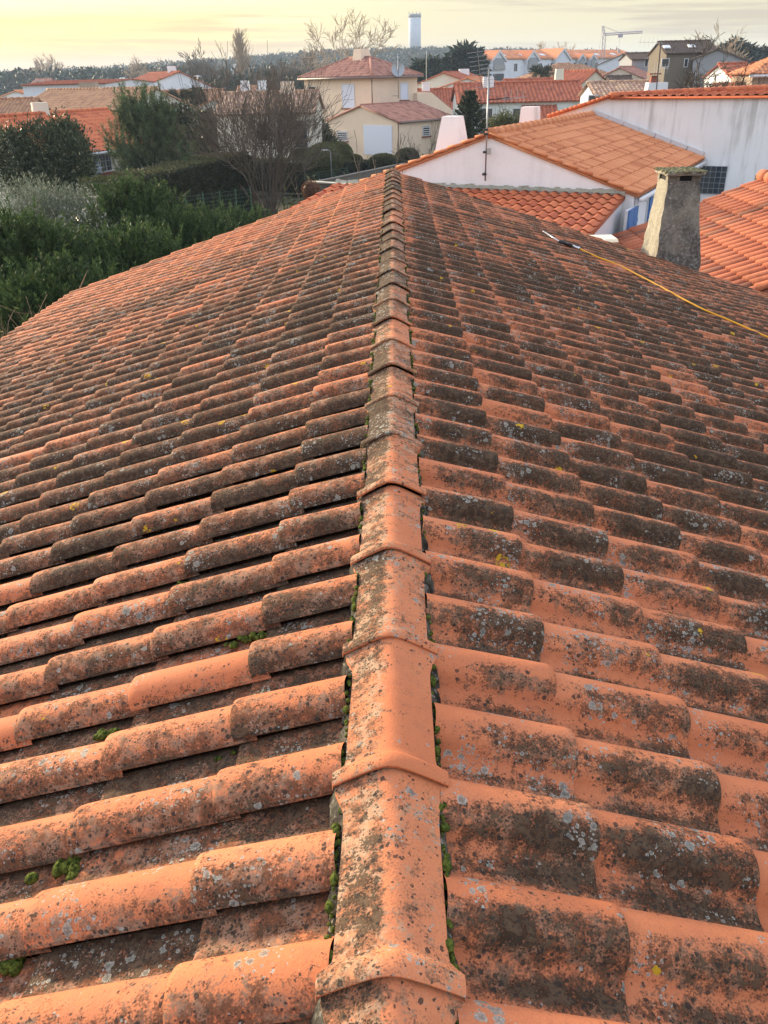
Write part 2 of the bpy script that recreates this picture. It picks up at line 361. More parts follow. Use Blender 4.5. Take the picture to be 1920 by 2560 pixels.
def mat_chimney():
    m, t = newmat('roughcast chimney render'); P = t.pos(); x, y, z = t.xyz(P)
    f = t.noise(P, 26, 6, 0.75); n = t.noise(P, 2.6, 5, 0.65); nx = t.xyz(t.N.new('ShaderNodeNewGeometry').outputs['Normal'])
    col = t.mix(t.ss(f, 0.35, 0.7), (0.20, 0.185, 0.155), (0.36, 0.335, 0.28))
    # algae, denser at the foot; the sunlit west face is painted lighter
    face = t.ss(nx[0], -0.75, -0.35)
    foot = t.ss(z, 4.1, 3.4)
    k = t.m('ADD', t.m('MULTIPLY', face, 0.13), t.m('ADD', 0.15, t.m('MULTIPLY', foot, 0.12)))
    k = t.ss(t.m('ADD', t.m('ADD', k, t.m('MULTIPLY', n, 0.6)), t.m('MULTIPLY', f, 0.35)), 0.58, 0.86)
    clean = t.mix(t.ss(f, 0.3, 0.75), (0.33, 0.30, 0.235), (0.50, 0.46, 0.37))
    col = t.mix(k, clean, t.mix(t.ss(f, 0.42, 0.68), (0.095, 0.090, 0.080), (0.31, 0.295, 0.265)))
    v = t.vor(P, 9.0, 1.0, None); on = t.m('GREATER_THAN', t.xyz(v.outputs['Color'])[0], 0.8)
    col = t.mix(t.m('MULTIPLY', t.m('MULTIPLY', on, t.m('LESS_THAN', v.outputs['Distance'], 0.14)), 0.8), col, (0.45, 0.45, 0.40))
    t.finish(col, 0.95, f, 1.0, 0.03, 0.1); return m
M_CHIM = mat_chimney()
def mat_moss(name, c1, c2, scale=120):
    m, t = newmat(name); P = t.pos(); f = t.noise(P, scale, 4, 0.7)
    t.finish(t.mix(t.ss(f, 0.35, 0.65), c1, c2), 0.95, f, 1.0, 0.006, 0.1); return m
M_MOSS = mat_moss('green moss', (0.022, 0.034, 0.006), (0.115, 0.14, 0.025))
M_CAPMOSS = mat_moss('yellow green moss', (0.07, 0.068, 0.045), (0.27, 0.26, 0.14), 40)
def mat_leaf(name, c1, c2, c3=None, trans=0.25, rough=0.55):
    m, t = newmat(name); A = t.attr('tdat'); r, g_, b = t.xyz(A.outputs['Color'])
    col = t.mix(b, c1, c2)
    if c3: col = t.mix(t.ss(A.outputs['Alpha'], 0.7, 1.0), col, c3)
    b1 = t.node('ShaderNodeBsdfPrincipled'); t.set(b1, 'Base Color', col); b1.inputs['Roughness'].default_value = rough; b1.inputs['Specular IOR Level'].default_value = 0.25
    tr = t.node('ShaderNodeBsdfTranslucent', None, Color=col)
    mx = t.node('ShaderNodeMixShader', None, Fac=trans); t.L.new(b1.outputs[0], mx.inputs[1]); t.L.new(tr.outputs[0], mx.inputs[2])
    t.L.new(mx.outputs[0], t.node('ShaderNodeOutputMaterial').inputs['Surface']); return m
L_CYP = mat_leaf('cypress foliage', (0.008, 0.022, 0.008), (0.060, 0.108, 0.030), (0.115, 0.155, 0.050))
L_PINE = mat_leaf('pine needles', (0.020, 0.040, 0.018), (0.125, 0.180, 0.085), (0.19, 0.23, 0.11))
L_LAUREL = mat_leaf('laurel leaves', (0.022, 0.038, 0.018), (0.055, 0.078, 0.034), (0.15, 0.16, 0.09), 0.15, 0.4)
L_OLIVE = mat_leaf('grey green leaves', (0.07, 0.09, 0.05), (0.20, 0.23, 0.16), (0.42, 0.43, 0.35), 0.2)
L_GLOSS = mat_leaf('glossy leaves', (0.025, 0.045, 0.015), (0.08, 0.10, 0.05), (0.45, 0.45, 0.42), 0.1, 0.3)  # pale third colour paints the white reflections on the leaves
L_HEDGE = mat_leaf('clipped hedge leaves', (0.016, 0.022, 0.011), (0.125, 0.125, 0.052), None, 0.1)
L_TOPI = mat_leaf('topiary leaves', (0.05, 0.065, 0.022), (0.12, 0.125, 0.04), (0.16, 0.15, 0.06), 0.2)
L_DARK = mat_leaf('dark conifer', (0.014, 0.026, 0.016), (0.035, 0.055, 0.030), None, 0.1)
L_ARAU = mat_leaf('araucaria leaves', (0.018, 0.028, 0.020), (0.04, 0.055, 0.035), (0.10, 0.13, 0.04), 0.1)
L_FOREST = mat_leaf('forest canopy', (0.014, 0.028, 0.020), (0.034, 0.052, 0.036), (0.065, 0.055, 0.038), 0.05)
L_PALM = mat_leaf('palm fronds', (0.022, 0.034, 0.016), (0.05, 0.065, 0.03), None, 0.1)
L_RUST = mat_leaf('rusty dead leaves', (0.12, 0.05, 0.025), (0.20, 0.10, 0.05), None, 0.2)
def mat_ground():
    m, t = newmat('garden ground'); P = t.pos(); n = t.noise(P, 0.12, 5, 0.6); f = t.noise(P, 4, 5, 0.7)
    c = t.mix(t.ss(n, 0.4, 0.6), (0.05, 0.06, 0.025), (0.12, 0.10, 0.07)); c = t.mix(t.ss(f, 0.4, 0.7), c, (0.045, 0.04, 0.025))
    t.finish(c, 0.95, f, 0.6, 0.05, 0.1); return m
M_GROUND = mat_ground()

# ------------------------------------------------------------------ tiled slopes
def profile(W, lod):
    """(w, h) across one interlocking barrel tile, seam at w=0"""
    if lod == 0:
        k = W/0.224; P = [(0.0, 0.018), (0.0, 0.026)]
        for a in np.linspace(168, 22, 13): P.append((0.0625+0.063*cos(radians(a)), 0.010+0.056*sin(radians(a))**0.9))
        P += [(0.1275, 0.0165), (0.135, 0.0075), (0.147, 0.0020), (0.172, -0.003), (0.205, -0.003), (0.224, -0.001), (0.242, -0.003)]
        return np.array(P)*[k, 1.0]
    if lod == 1:
        return np.array([(0, 0.0), (0.004, 0.025), (0.05, 0.058), (0.10, 0.060), (0.15, 0.038), (0.19, 0.010), (0.25, 0.006), (0.30, 0.010)])/[0.30, 1]*[W, 1]
    return np.array([(0, 0.0), (0.06, 0.06), (0.14, 0.06), (0.20, 0.005), (0.25, 0.0)])/[0.25, 1]*[W, 1]
def tiles(mb, O, wdir, down, nor, cols, rows, W, R, lod, keep=None, lift=0.017, jit=0.002, dmin=None):
    """cols: seam offsets along wdir; rows: distances of the lower ends down the slope"""
    O, wdir, down, nor = [np.asarray(q, float) for q in (O, wdir, down, nor)]
    Pf = profile(W, lod); nw = len(Pf); over = 0.045 if lod == 0 else 0.02
    if lod == 0:
        vs = np.array([0.0, 0.35, 0.7, 0.93, 0.98, 1.0]); dh = np.array([0, 0, 0, 0, -0.002, -0.008])
    else: vs = np.array([0.0, 1.0]); dh = np.array([0.0, 0.0])
    nv = len(vs); L = R+over
    flip = np.dot(np.cross(wdir, down), nor) < 0
    g = np.arange(nw*nv).reshape(nv, nw)
    F = np.stack([g[:-1, :-1].ravel(), g[:-1, 1:].ravel(), g[1:, 1:].ravel(), g[1:, :-1].ravel()], 1)
    e0 = nw*nv+np.arange(nw); e1 = e0+nw
    FE = np.stack([e0[:-1], e0[1:], e1[1:], e1[:-1]], 1)
    F = np.vstack([F, FE])
    if not flip: F = F[:, ::-1]
    tot = nw*nv+2*nw
    w = np.tile(Pf[:, 0], nv); h0 = np.tile(Pf[:, 1], nv); vv = np.repeat(vs, nw); dd = np.repeat(dh, nw)
    crest = np.clip(h0/0.062, 0, 1)
    V = []; FF = []; AA = []; n = 0
    for i, de in enumerate(rows):
        for j, c in enumerate(cols):
            if keep is not None and not keep(c+W/2, de-R/2): continue
            jw, jd, jh = rng.normal(0, jit, 3); sk = rng.normal(0, jit*1.2); jh = abs(jh)*0.7
            hh = h0*(0.94+0.10*vv)+lift*vv+dd*(0.4+0.9*crest)+jh
            Lr = L if dmin is None else min(L, de-dmin)
            dist = de-Lr+Lr*vv+jd
            ww = c+w+jw+sk*(vv-0.5)
            main = O+ww[:, None]*wdir+dist[:, None]*down+hh[:, None]*nor
            last = main[-nw:]
            end2 = last-nor*0.015-down*0.002
            V.append(np.vstack([main, last, end2])); FF.append(F+n); n += tot
            r = rng.random(2)
            a = np.empty((tot, 4)); a[:, 2] = r[0]; a[:, 3] = r[1]
            a[:nw*nv, 0] = w/W; a[:nw*nv, 1] = vv; a[nw*nv:, 0] = np.tile(Pf[:, 0]/W, 2); a[nw*nv:, 1] = 1.0
            AA.append(a)
    if V: mb.add(np.vstack(V), np.vstack(FF), np.vstack(AA))

# ------------------------------------------------------------------ the tiled house we stand on
X0 = -0.0273; CREST = CAMZ-1.1815; ZP = CREST-0.093; AL = 0.3187; YEND = 12.86
ca, sa = cos(AL), sin(AL)
def roofpt(side, d, y, h=0.0):
    return np.array([X0+side*(d*ca+h*sa), y, ZP-d*sa+h*ca])
def roofhit(px, py, side, h=0.0):
    n = np.array([side*sa, 0, ca]); return hitplane(px, py, roofpt(side, 0, 0, h), n)
house = thing('tiled_house', 'long low house under old orange barrel tiles blotched with lichen, seen along its ridge', 'house')
for side, dl, y_s, nrow, mat in ((-1, 0.3676, 1.428, 15, M_LEFT), (1, 0.4154, 1.5367+0.14, 21, M_RIGHT)):
    mb = MB()
    rows = [dl+0.35*i for i in range(nrow)]
    j0 = int(math.floor((-2.2-y_s)/0.224)); j1 = int(math.floor((YEND-y_s)/0.224))
    if side < 0:
        cols = [y_s+0.224*j for j in range(j0, j1)]; wd = (0, 1, 0)
    else:
        cols = [-(y_s+0.224*j) for j in range(j0, j1+1)]; wd = (0, -1, 0)
    # the bed of each slope: a dark sheet below the tiles
    y1 = YEND-0.05; D = rows[-1]-0.02
    mb.add([roofpt(side, 0.0, -2.2, -0.022), roofpt(side, D, -2.2, -0.022), roofpt(side, D, y1, -0.022), roofpt(side, 0, y1, -0.022)],
           [[0, 1, 2, 3] if side > 0 else [3, 2, 1, 0]], np.array([0.8, 0.5, 0.9, 0.5]))
    tiles(mb, roofpt(side, 0, 0, 0), wd, (side*ca, 0, -sa), (side*sa, 0, ca), cols, rows, 0.224, 0.35, 0, dmin=0.085, jit=0.0032)
    s = mb.build('roof_slope', mat, house, True)
mb = MB()
for side, D in ((-1, 5.1), (1, 7.2)):
    a = roofpt(side, D-0.25, -2.1, -0.05); b = roofpt(side, D-0.25, YEND-0.12, -0.05)
    mb.add([[a[0], a[1], 0], [b[0], b[1], 0], b, a], [[0, 1, 2, 3]])
l = roofpt(-1, 4.85, YEND-0.12, -0.05); r = roofpt(1, 6.95, YEND-0.12, -0.05); ap = roofpt(1, 0, YEND-0.12, -0.05)
mb.add([[l[0], l[1], 0], [r[0], r[1], 0], r, ap, l], [[0, 1, 2, 3, 4]])
mb.add([[l[0], -2.1, 0], [r[0], -2.1, 0], [r[0], -2.1, r[2]], [ap[0], -2.1, ap[2]], [l[0], -2.1, l[2]]], [[0, 1, 2, 3, 4]])
mb.build('wall', W_WHITE, house)
# ridge tiles
def ridge_mesh():
    mb = MB(); nx = 17; ys = np.array([0.0, 0.004, 0.018, 0.034, 0.046, 0.060, 0.075, 0.20, 0.33, 0.365, 0.395, 0.418, 0.430])
    sc = np.array([1.235, 1.25, 1.255, 1.25, 1.14, 1.02, 1.0, 0.99, 0.98, 1.00, 1.12, 1.20, 1.20]); dz = np.array([-0.002, 0.0015, 0.002, 0.001, -0.010, -0.020, -0.022, -0.024, -0.026, -0.025, -0.019, -0.0145, -0.0145])
    k = 0.60; rr = 0.028; hw = 0.0925
    X = np.linspace(-1, 1, nx); V = []; A = []
    r1, r2 = rng.random(2)
    for y, s_, z_ in zip(ys, sc, dz):
        x = X*hw*s_; zz = -k*(np.sqrt(x**2+rr**2)-rr)+z_
        V.append(np.stack([x, np.full(nx, y), zz], 1)); A.append(np.stack([(X+1)/2, np.full(nx, y/0.42), np.full(nx, r1), np.full(nx, r2)], 1))
    V = np.array(V); ny = len(ys); g = np.arange(nx*ny).reshape(ny, nx)
    F = np.stack([g[:-1, :-1].ravel(), g[:-1, 1:].ravel(), g[1:, 1:].ravel(), g[1:, :-1].ravel()], 1)
    mb.add(V.reshape(-1, 3), F, np.array(A).reshape(-1, 4))
    a = np.array([0.5, 0.5, r1, r2]); fr = V[0]; bk = fr+np.array([0, 0.003, -0.0075])
    i = np.arange(nx-1)
    mb.add(np.vstack([fr, bk]), np.stack([i+nx, i+nx+1, i+1, i], 1), a)
    for col, fl in ((0, False), (-1, True)):
        e = V[:, col]; e2 = e+np.array([0, 0, -0.014]); i = np.arange(ny-1); f = np.stack([i, i+ny, i+ny+1, i+1], 1)
        mb.add(np.vstack([e, e2]), f[:, ::-1] if not fl else f, a)
    return mb
NR = 29
for i in range(-4, NR):
    o = ridge_mesh().build('ridge_tile', M_RIDGE, house, True)
    o.location = (X0+rng.normal(0, 0.0025), 0.7533+0.42*i, CREST+rng.normal(0, 0.002))
    o.rotation_euler = (rng.normal(0, 0.006), rng.normal(0, 0.014), rng.normal(0, 0.007))
# mortar under both edges of the ridge
ys = np.arange(-0.9, YEND-0.05, 0.007)
for side in (-1, 1):
    mb = MB(); n = len(ys); ph = (ys-1.0)/0.224*2*pi
    lump = rng.normal(0, 1, n); lump = np.convolve(lump, np.ones(5)/5, 'same')*1.6+rng.normal(0, 0.5, n)
    fr = ((ys-0.7533)/0.42) % 1.0; col_w = np.where((fr < 0.13) | (fr > 0.88), 0.012, 0.0)
    rowsv = []
    for xo, zo, amp in ((0.078, -0.066, 0.001), (0.091, -0.076, 0.002), (0.099, -0.086, 0.003), (0.106, -0.106, 0.004), (0.112, -0.165, 0.003)):
        rowsv.append(np.stack([X0+side*(xo+col_w+lump*amp), ys, CREST+zo+rng.normal(0, amp*0.6, n)], 1))
    V = np.vstack(rowsv); m = len(rowsv); g = np.arange(m*n).reshape(m, n)
    F = np.stack([g[:-1, :-1].ravel(), g[:-1, 1:].ravel(), g[1:, 1:].ravel(), g[1:, :-1].ravel()], 1)
    if side > 0: F = F[:, ::-1]
    mb.add(V, F); mb.build('ridge_mortar', M_MORTAR, house, True)
# moss cushions: along the mortar and in the channels
mb = MB()
def cushion(p, r, k=1.0):
    mb.sphere(p, (r*(0.8+0.5*rng.random()), r*(0.9+1.0*rng.random())*k, r*(0.7+0.3*rng.random())), 8, 5, 0.16)
for side in (-1, 1):
    y = 0.3
    while y < YEND-0.3:
        fr = ((y-0.7533)/0.42) % 1.0
        if 0.1 < fr < 0.95 and rng.random() < (0.88 if math.sin(y*5.1+side)+math.sin(y*1.7) > -0.9 else 0.4):
            r = 0.0035+0.0075*rng.random()**2
            cushion((X0+side*(0.094+0.010*rng.random()), y, CREST-0.068-0.016*rng.random()), r)
        y += 0.007+0.014*rng.random()
    for k in range(34):
        y = 0.4+7.5*rng.random()**1.3; d_ = 0.12+3.6*rng.random()**1.1; jj = round((y-1.428)/0.224)
        yy = (1.428+jj*0.224-0.012 if side < 0 else 1.5367+0.14+jj*0.224-0.15)+rng.normal(0, 0.006)
        for q in range(rng.integers(4, 12)):
            cushion(roofpt(side, d_+rng.normal(0, 0.022), yy+rng.normal(0, 0.006), 0.008), 0.0035+0.006*rng.random())
for px, py, r in ((172, 2168, 0.030), (15, 2408, 0.028), (283, 1837, 0.022), (650, 1590, 0.016), (615, 1597, 0.016), (580, 1612, 0.014), (458, 1462, 0.018)):
    p = roofhit(px, py, -1, 0.018)
    for q in range(16): cushion(p+rng.normal(0, r*0.55, 3)*[1.3, 0.8, 0.25], r*(0.22+0.3*rng.random()))
for px, py, r in ((1496, 2134, 0.016),):
    p = roofhit(px, py, 1, 0.018)
    for q in range(8): cushion(p+rng.normal(0, r*0.5, 3)*[1.3, 0.8, 0.3], r*(0.25+0.3*rng.random()))
mb.build('moss', M_MOSS, house, True, kind='stuff')

# ------------------------------------------------------------------ pressure washer lance and hose on the east slope
def lay(pts, h): return np.array([roofhit(a, b, 1, h) for a, b in pts])
def smoothline(P, n=8):
    P = np.asarray(P); out = []
    for i in range(len(P)-1):
        p0, p1, p2, p3 = P[max(i-1, 0)], P[i], P[i+1], P[min(i+2, len(P)-1)]
        for k in range(n):
            u = k/n; out.append(0.5*((2*p1)+(-p0+p2)*u+(2*p0-5*p1+4*p2-p3)*u*u+(-p0+3*p1-3*p2+p3)*u**3))
    out.append(P[-1]); return np.array(out)
lance = thing('washer_lance', 'pressure washer lance of bright steel with a black grip lying on the tiles', 'lance')
L0, L1, L2, L3 = lay([(1357, 578), (1397, 603), (1430, 614), (1449, 622)], 0.085)
mb = MB(); mb.tube([L0, L0+(L1-L0)*0.12], [0.008, 0.012], 8); mb.tube([L0+(L1-L0)*0.1, L1], 0.010, 8); mb.build('lance_tube', M_STEEL, lance, True)
mb = MB(); mb.tube([L1, L1+(L2-L1)*0.1, L1+(L2-L1)*0.9, L2], [0.015, 0.024, 0.022, 0.016], 10); mb.tube([(L1+L2)/2, (L1+L2)/2+np.array([0.05, -0.09, 0.0])], [0.02, 0.015], 8); mb.build('grip', M_BLACK, lance, True)
mb = MB(); mb.tube([L2, L3], [0.016, 0.016], 8); mb.tube([L3-(L3-L2)*0.2, L3], 0.022, 8); mb.build('coupling', M_STEEL, lance, True)
H = smoothline(lay([(1449, 622), (1495, 643), (1545, 662), (1600, 690), (1650, 716), (1705, 746), (1760, 774), (1815, 797), (1870, 821), (1935, 850), (2000, 884), (2080, 930)], 0.080), 8)
mb = MB(); mb.tube(H, 0.0098, 8); tag(mb.build('hose', M_HOSE, None, True), 'yellow hose snaking down the weathered tiles from the steel lance', 'hose')

TW = smoothline([roofhit(1556, 2352, 1, 0.05), roofhit(1578, 2385, 1, 0.035), roofhit(1590, 2420, 1, 0.02), roofhit(1612, 2468, 1, 0.016)], 5)
mb = MB(); mb.tube(TW, np.linspace(0.0032, 0.0016, len(TW)), 5); tag(mb.build('twig', M_BARK, None, True), 'thin dry twig lying in a tile channel on the right', 'twig')
# ------------------------------------------------------------------ chimney at the far verge of our roof
ch = thing('chimney', 'tapered roughcast chimney with a mossy cap at the edge of the tiled roof', 'chimney')
def frustum(mb, x0, x1, y0, y1, z0, X0_, X1_, Y0_, Y1_, z1, n=10, jit=0.012):
    V = []
    for k in range(n+1):
        f = k/n; a, b, c, d_ = x0+(X0_-x0)*f, x1+(X1_-x1)*f, y0+(Y0_-y0)*f, y1+(Y1_-y1)*f; z = z0+(z1-z0)*f
        ring = []
        for (p, q) in (((a, c), (b, c)), ((b, c), (b, d_)), ((b, d_), (a, d_)), ((a, d_), (a, c))):
            for m in range(6):
                u = m/6; ring.append([p[0]+(q[0]-p[0])*u, p[1]+(q[1]-p[1])*u, z])
        V += ring
    V = np.array(V)+rng.normal(0, jit, (len(V), 3))*[1, 1, 0.3]; m = 24
    F = np.array([[i*m+k, i*m+(k+1) % m, (i+1)*m+(k+1) % m, (i+1)*m+k] for i in range(n) for k in range(m)])
    mb.add(V, F)
cb = hitplane(1637, 652, (0, 12.62, 0), np.array([0, 1., 0])); cbr = hitplane(1748, 680, (0, 12.62, 0), np.array([0, 1., 0]))
ctl = hitplane(1670, 450, (0, 12.72, 0), np.array([0, 1., 0])); ctr = hitplane(1752, 455, (0, 12.72, 0), np.array([0, 1., 0]))
mb = MB(); zt = ctl[2]-0.02
frustum(mb, cb[0], cbr[0], 12.62, 13.42, cb[2]-0.12, ctl[0]+0.01, ctr[0], 12.74, 13.24, zt, jit=0.006)
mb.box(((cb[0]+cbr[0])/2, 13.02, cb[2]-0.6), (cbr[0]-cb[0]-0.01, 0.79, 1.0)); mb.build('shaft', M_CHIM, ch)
xm0, xm1 = ctl[0], ctr[0]
for (xa, xb, ya, yb) in ((xm0, xm0+0.10, 12.73, 12.83), (xm1-0.12, xm1, 12.73, 12.83), (xm0, xm0+0.10, 13.15, 13.25), (xm1-0.12, xm1, 13.15, 13.25), (xm0+0.10, xm0+0.17, 12.735, 12.8)):
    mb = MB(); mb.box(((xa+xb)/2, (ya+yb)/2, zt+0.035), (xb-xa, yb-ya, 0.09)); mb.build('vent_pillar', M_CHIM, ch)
mb = MB(); mb.box(((xm0+xm1)/2, 12.99, zt+0.02), (xm1-xm0-0.06, 0.40, 0.05)); mb.build('flue_opening', M_DARK, ch)
mb = MB(); frustum(mb, xm0-0.04, xm1+0.04, 12.66, 13.28, zt+0.078, xm0-0.045, xm1+0.045, 12.65, 13.29, zt+0.125, 2, 0.008)
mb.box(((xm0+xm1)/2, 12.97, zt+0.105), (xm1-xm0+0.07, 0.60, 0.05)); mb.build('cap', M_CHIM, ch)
mb = MB()
for k in range(320):
    p = (xm0-0.045+(xm1-xm0+0.09)*rng.random(), 12.65+0.64*rng.random(), zt+0.127); r = 0.010+0.016*rng.random()
    mb.sphere(p, (r*1.3, r*1.3, r*(0.5+0.5*rng.random())), 6, 4, 0.2)
mb.build('cap_moss', M_CAPMOSS, ch, True, kind='stuff')
# small old chimney stub beyond our verge
st = thing('vent_stub', 'low mortar vent with a pale slab top behind the roof edge', 'vent')
p = at(1503, 606, 13.6); mb = MB(); mb.box((p[0], p[1], p[2]-0.7), (0.34, 0.36, 1.5)); mb.build('shaft', M_MORTAR, st)
mb = MB(); mb.box((p[0], p[1], p[2]+0.06), (0.44, 0.46, 0.045), taper=(0.92, 0.92)); mb.build('slab', W_IVORY, st)

# ------------------------------------------------------------------ ground and hill
def ground_z(x, y):
    x = np.asarray(x, float); y = np.asarray(y, float)
    h = 14.0*np.exp(-(((x-10)/185.0)**2+((y-640)/130.0)**2))+3.0*np.exp(-(((x+190)/150.0)**2+((y-560)/110.0)**2))
    return h
gx = np.concatenate([np.linspace(-1500, -400, 13), np.linspace(-360, 360, 37), np.linspace(400, 1500, 13)]); gy = np.concatenate([np.linspace(-200, 380, 16), np.linspace(400, 900, 26), np.linspace(1000, 2000, 7)])
X, Yg = np.meshgrid(gx, gy); Z = ground_z(X, Yg)
g = np.arange(X.size).reshape(X.shape)
mb = MB(); mb.add(np.stack([X.ravel(), Yg.ravel(), Z.ravel()], 1), np.stack([g[:-1, :-1].ravel(), g[:-1, 1:].ravel(), g[1:, 1:].ravel(), g[1:, :-1].ravel()], 1))
mb.build('ground', M_GROUND, None, True, kind='structure')

# ------------------------------------------------------------------ houses
def frame(R1, R2):
    R1 = np.asarray(R1, float); R2 = np.asarray(R2, float); d_ = R2-R1; d_[2] = 0; L = np.linalg.norm(d_); u = d_/L
    return R1, u, np.array([u[1], -u[0], 0.0]), L
def window(parent, P, n, w, h, kind='glass', sill=True, frame_mat=None):
    """P centre on the wall, n outward normal"""
    n = nrm(n); a = nrm(np.cross((0, 0, 1), n)); up = np.array([0, 0, 1.0]); ax = [a, n, up]
    mb = MB(); f = 0.06
    if kind == 'door': mb.box(P+n*0.01, (w, 0.06, h), ax); return mb.build('garage_door', M_SHUT, parent)
    for (dx, dz, ww, hh) in ((0, h/2-f/2, w, f), (0, -h/2+f/2, w, f), (-w/2+f/2, 0, f, h-2*f-0.004), (w/2-f/2, 0, f, h-2*f-0.004)):
        mb.box(P+a*dx+up*dz+n*0.015, (ww, 0.07, hh), ax)
    if kind in ('glass', 'bars') and w > 0.9: mb.box(P+n*0.012, (f, 0.06, h-2*f-0.006), ax)
    o = mb.build('window', frame_mat or M_FRAME, parent)
    mb = MB(); mb.box(P+n*0.004, (w-2*f+0.02, 0.03, h-2*f+0.02), ax)
    mb.build('pane' if kind != 'shutter' else 'roller_shutter', M_SHUT if kind == 'shutter' else M_GLASS, o)
    if kind == 'louvre':
        mb = MB()
        for k in range(4): mb.box(P+n*0.03+up*(-h/2+f+(k+0.6)*(h-2*f)/4), (w-2*f, 0.05, 0.05), ax)
        mb.build('louvre', M_FRAME, o)
    if kind == 'bars':
        mb = MB()
        for k in range(3): mb.box(P+n*0.05+up*(-h/2+(k+1)*h/4), (w, 0.02, 0.025), ax)
        for k in range(3): mb.box(P+n*0.062+a*(-w/2+(k+1)*w/4), (0.02, 0.004, h), ax)
        mb.build('window_bars', M_METAL, o)
    if sill:
        mb = MB(); mb.box(P+n*0.05-up*(h/2+0.05), (w+0.16, 0.16, 0.08), ax); mb.build('sill', M_BRICK if sill is True else sill, o)
    return o
def gable(name, label, R1, R2, hw, drop, wall, roof, lod=2, hw2=None, drop2=None, z0=0.0, over=0.25, W=0.26, R=0.36, ridge=True, endover=0.18, group=None, cat='house', wall_over=None):
    """house with ridge from R1 to R2; hw/drop on the +v side, hw2/drop2 on the -v side"""
    R1, u, v, L = frame(R1, R2); R2 = R1+u*L
    hw2 = hw if hw2 is None else hw2; drop2 = drop*hw2/hw if drop2 is None else drop2
    h = thing(name, label, cat, group); up = np.array([0, 0, 1.0])
    th = 0.06
    A0 = R1+v*hw-up*(drop+th); A1 = R2+v*hw-up*(drop+th); B0 = R1-v*hw2-up*(drop2+th); B1 = R2-v*hw2-up*(drop2+th); T0 = R1-up*th; T1 = R2-up*th
    g_ = lambda p: np.array([p[0], p[1], z0])
    mb = MB()
    mb.add([g_(A0), g_(A1), A1, A0], [[0, 1, 2, 3]]); mb.add([g_(B0), g_(B1), B1, B0], [[3, 2, 1, 0]])
    mb.add([g_(B0), g_(A0), A0, T0, B0], [[0, 1, 2, 3, 4]]); mb.add([g_(B1), g_(A1), A1, T1, B1], [[4, 3, 2, 1, 0]])
    mb.build('wall', wall, h)
    mb = MB()
    for (sv, w_, d_) in ((1, hw, drop), (-1, hw2, drop2)):
        s_len = sqrt(w_**2+d_**2); dn = nrm(v*sv*w_-up*d_); no = nrm(np.cross(u, dn)); no = no if no[2] > 0 else -no
        S = s_len+over; O = R1-u*endover; LL = L+2*endover
        P = [O, O+u*LL, O+u*LL+dn*S, O+dn*S]
        for q in range(4): P[q] = P[q]-no*0.03
        mb.prism(P, -no*0.05, np.array([0.9, 0.5, 0.5, 0.3]))
        n = max(2, int(round(LL/W))); nr = max(2, int(round(S/R)))
        cols = [k*LL/n for k in range(n)]; rows = [S*(k+1)/nr for k in range(nr)]
        tiles(mb, O-no*0.028, u, dn, no, cols, rows, LL/n, S/nr, lod, jit=0.004)
    mb.build('roof', roof, h, True)
    if ridge:
        mb = MB(); n = max(3, int(L/0.42))
        for k in range(n):
            a = R1-u*endover+u*(k*(L+2*endover)/n); b = a+u*((L+2*endover)/n)*1.03
            mb.tube([a+up*0.02, b+up*0.005], [0.125, 0.105], 8)
        mb.build('ridge_cap', roof, h, True)
    return h, R1, u, v, L
def wallpt(px, py, P, n): return hitplane(px, py, P, n)
def stack(parent, x, y, z0, z1, w, d_, mat, cap=True, taper=(0.85, 0.85), rot=0.0, name='chimney_stack'):
    ax = [[cos(rot), sin(rot), 0], [-sin(rot), cos(rot), 0], [0, 0, 1]]
    mb = MB(); mb.box((x, y, (z0+z1)/2), (w, d_, z1-z0), ax, taper=taper)
    o = mb.build(name, mat, parent)
    if cap:
        mb = MB(); mb.box((x, y, z1+0.04), (w*taper[0]+0.08, d_*taper[1]+0.08, 0.08), ax); mb.build('stack_cap', mat, o)
    return o

# --- white house with the orange roof just beyond our ridge
G = np.array([2.34, 22.0, CAMZ-1.32]); U = nrm([4.26, 8.3, 0])
wh, wR, wu, wv, wL = gable('white_house', 'white gabled house under clean orange tiles with blue shutters', G, G+U*9.35, 3.62, 1.21, W_GABLE, T_ORANGE, 1, hw2=3.9, over=0.12, W=0.27, R=0.36, endover=0.06)
# eave wall details on the +v side
Ew = wR+wv*3.62; side_n = wv
def sidept(sfrac, z): return np.array([*(wR+wv*3.62+wu*sfrac)[:2], z])
for px, py in ((1577, 519), (1629, 482), (1690, 452)):
    P = hitplane(px, py, wR+wv*3.62, wv)-np.array([0, 0, 0.88]); w_ = 0.95; h_ = 1.75
    o = window(wh, P, wv, w_, h_, 'glass', W_WHITE)
    for k in (-1, 1):
        ax = [wu, wv, np.array([0, 0, 1.])]; c_ = P+wu*k*w_*0.245+wv*0.07
        mb = MB(); mb.box(c_, (w_*0.47, 0.035, h_), ax)
        for q in (-0.55, 0.0, 0.55): mb.box(c_+wv*0.025+ax[2]*q, (w_*0.44, 0.015, 0.10), ax)
        mb.build('blue_shutter', M_BLUE, o)
mb = MB(); a = wR+wv*3.80-np.array([0, 0, 1.36]); mb.tube([a-wu*0.05, a+wu*(wL-0.1)], 0.055, 8); mb.build('gutter', M_WHITEP, wh, True)
mb = MB(); a = wR+wv*3.66+wu*0.12-np.array([0, 0, 1.4]); mb.tube([a, [a[0], a[1], 0.1]], 0.045, 8); mb.build('downpipe', M_FRAME, wh, True)
for k in range(9): a = wR+wv*3.70+wu*(0.5+k*1.0)-np.array([0, 0, 1.40]); mb = MB(); mb.box(a, (0.25, 0.10, 0.10), [wv, wu, np.array([0, 0, 1.])]); mb.build('rafter_end', M_FRAME, wh)
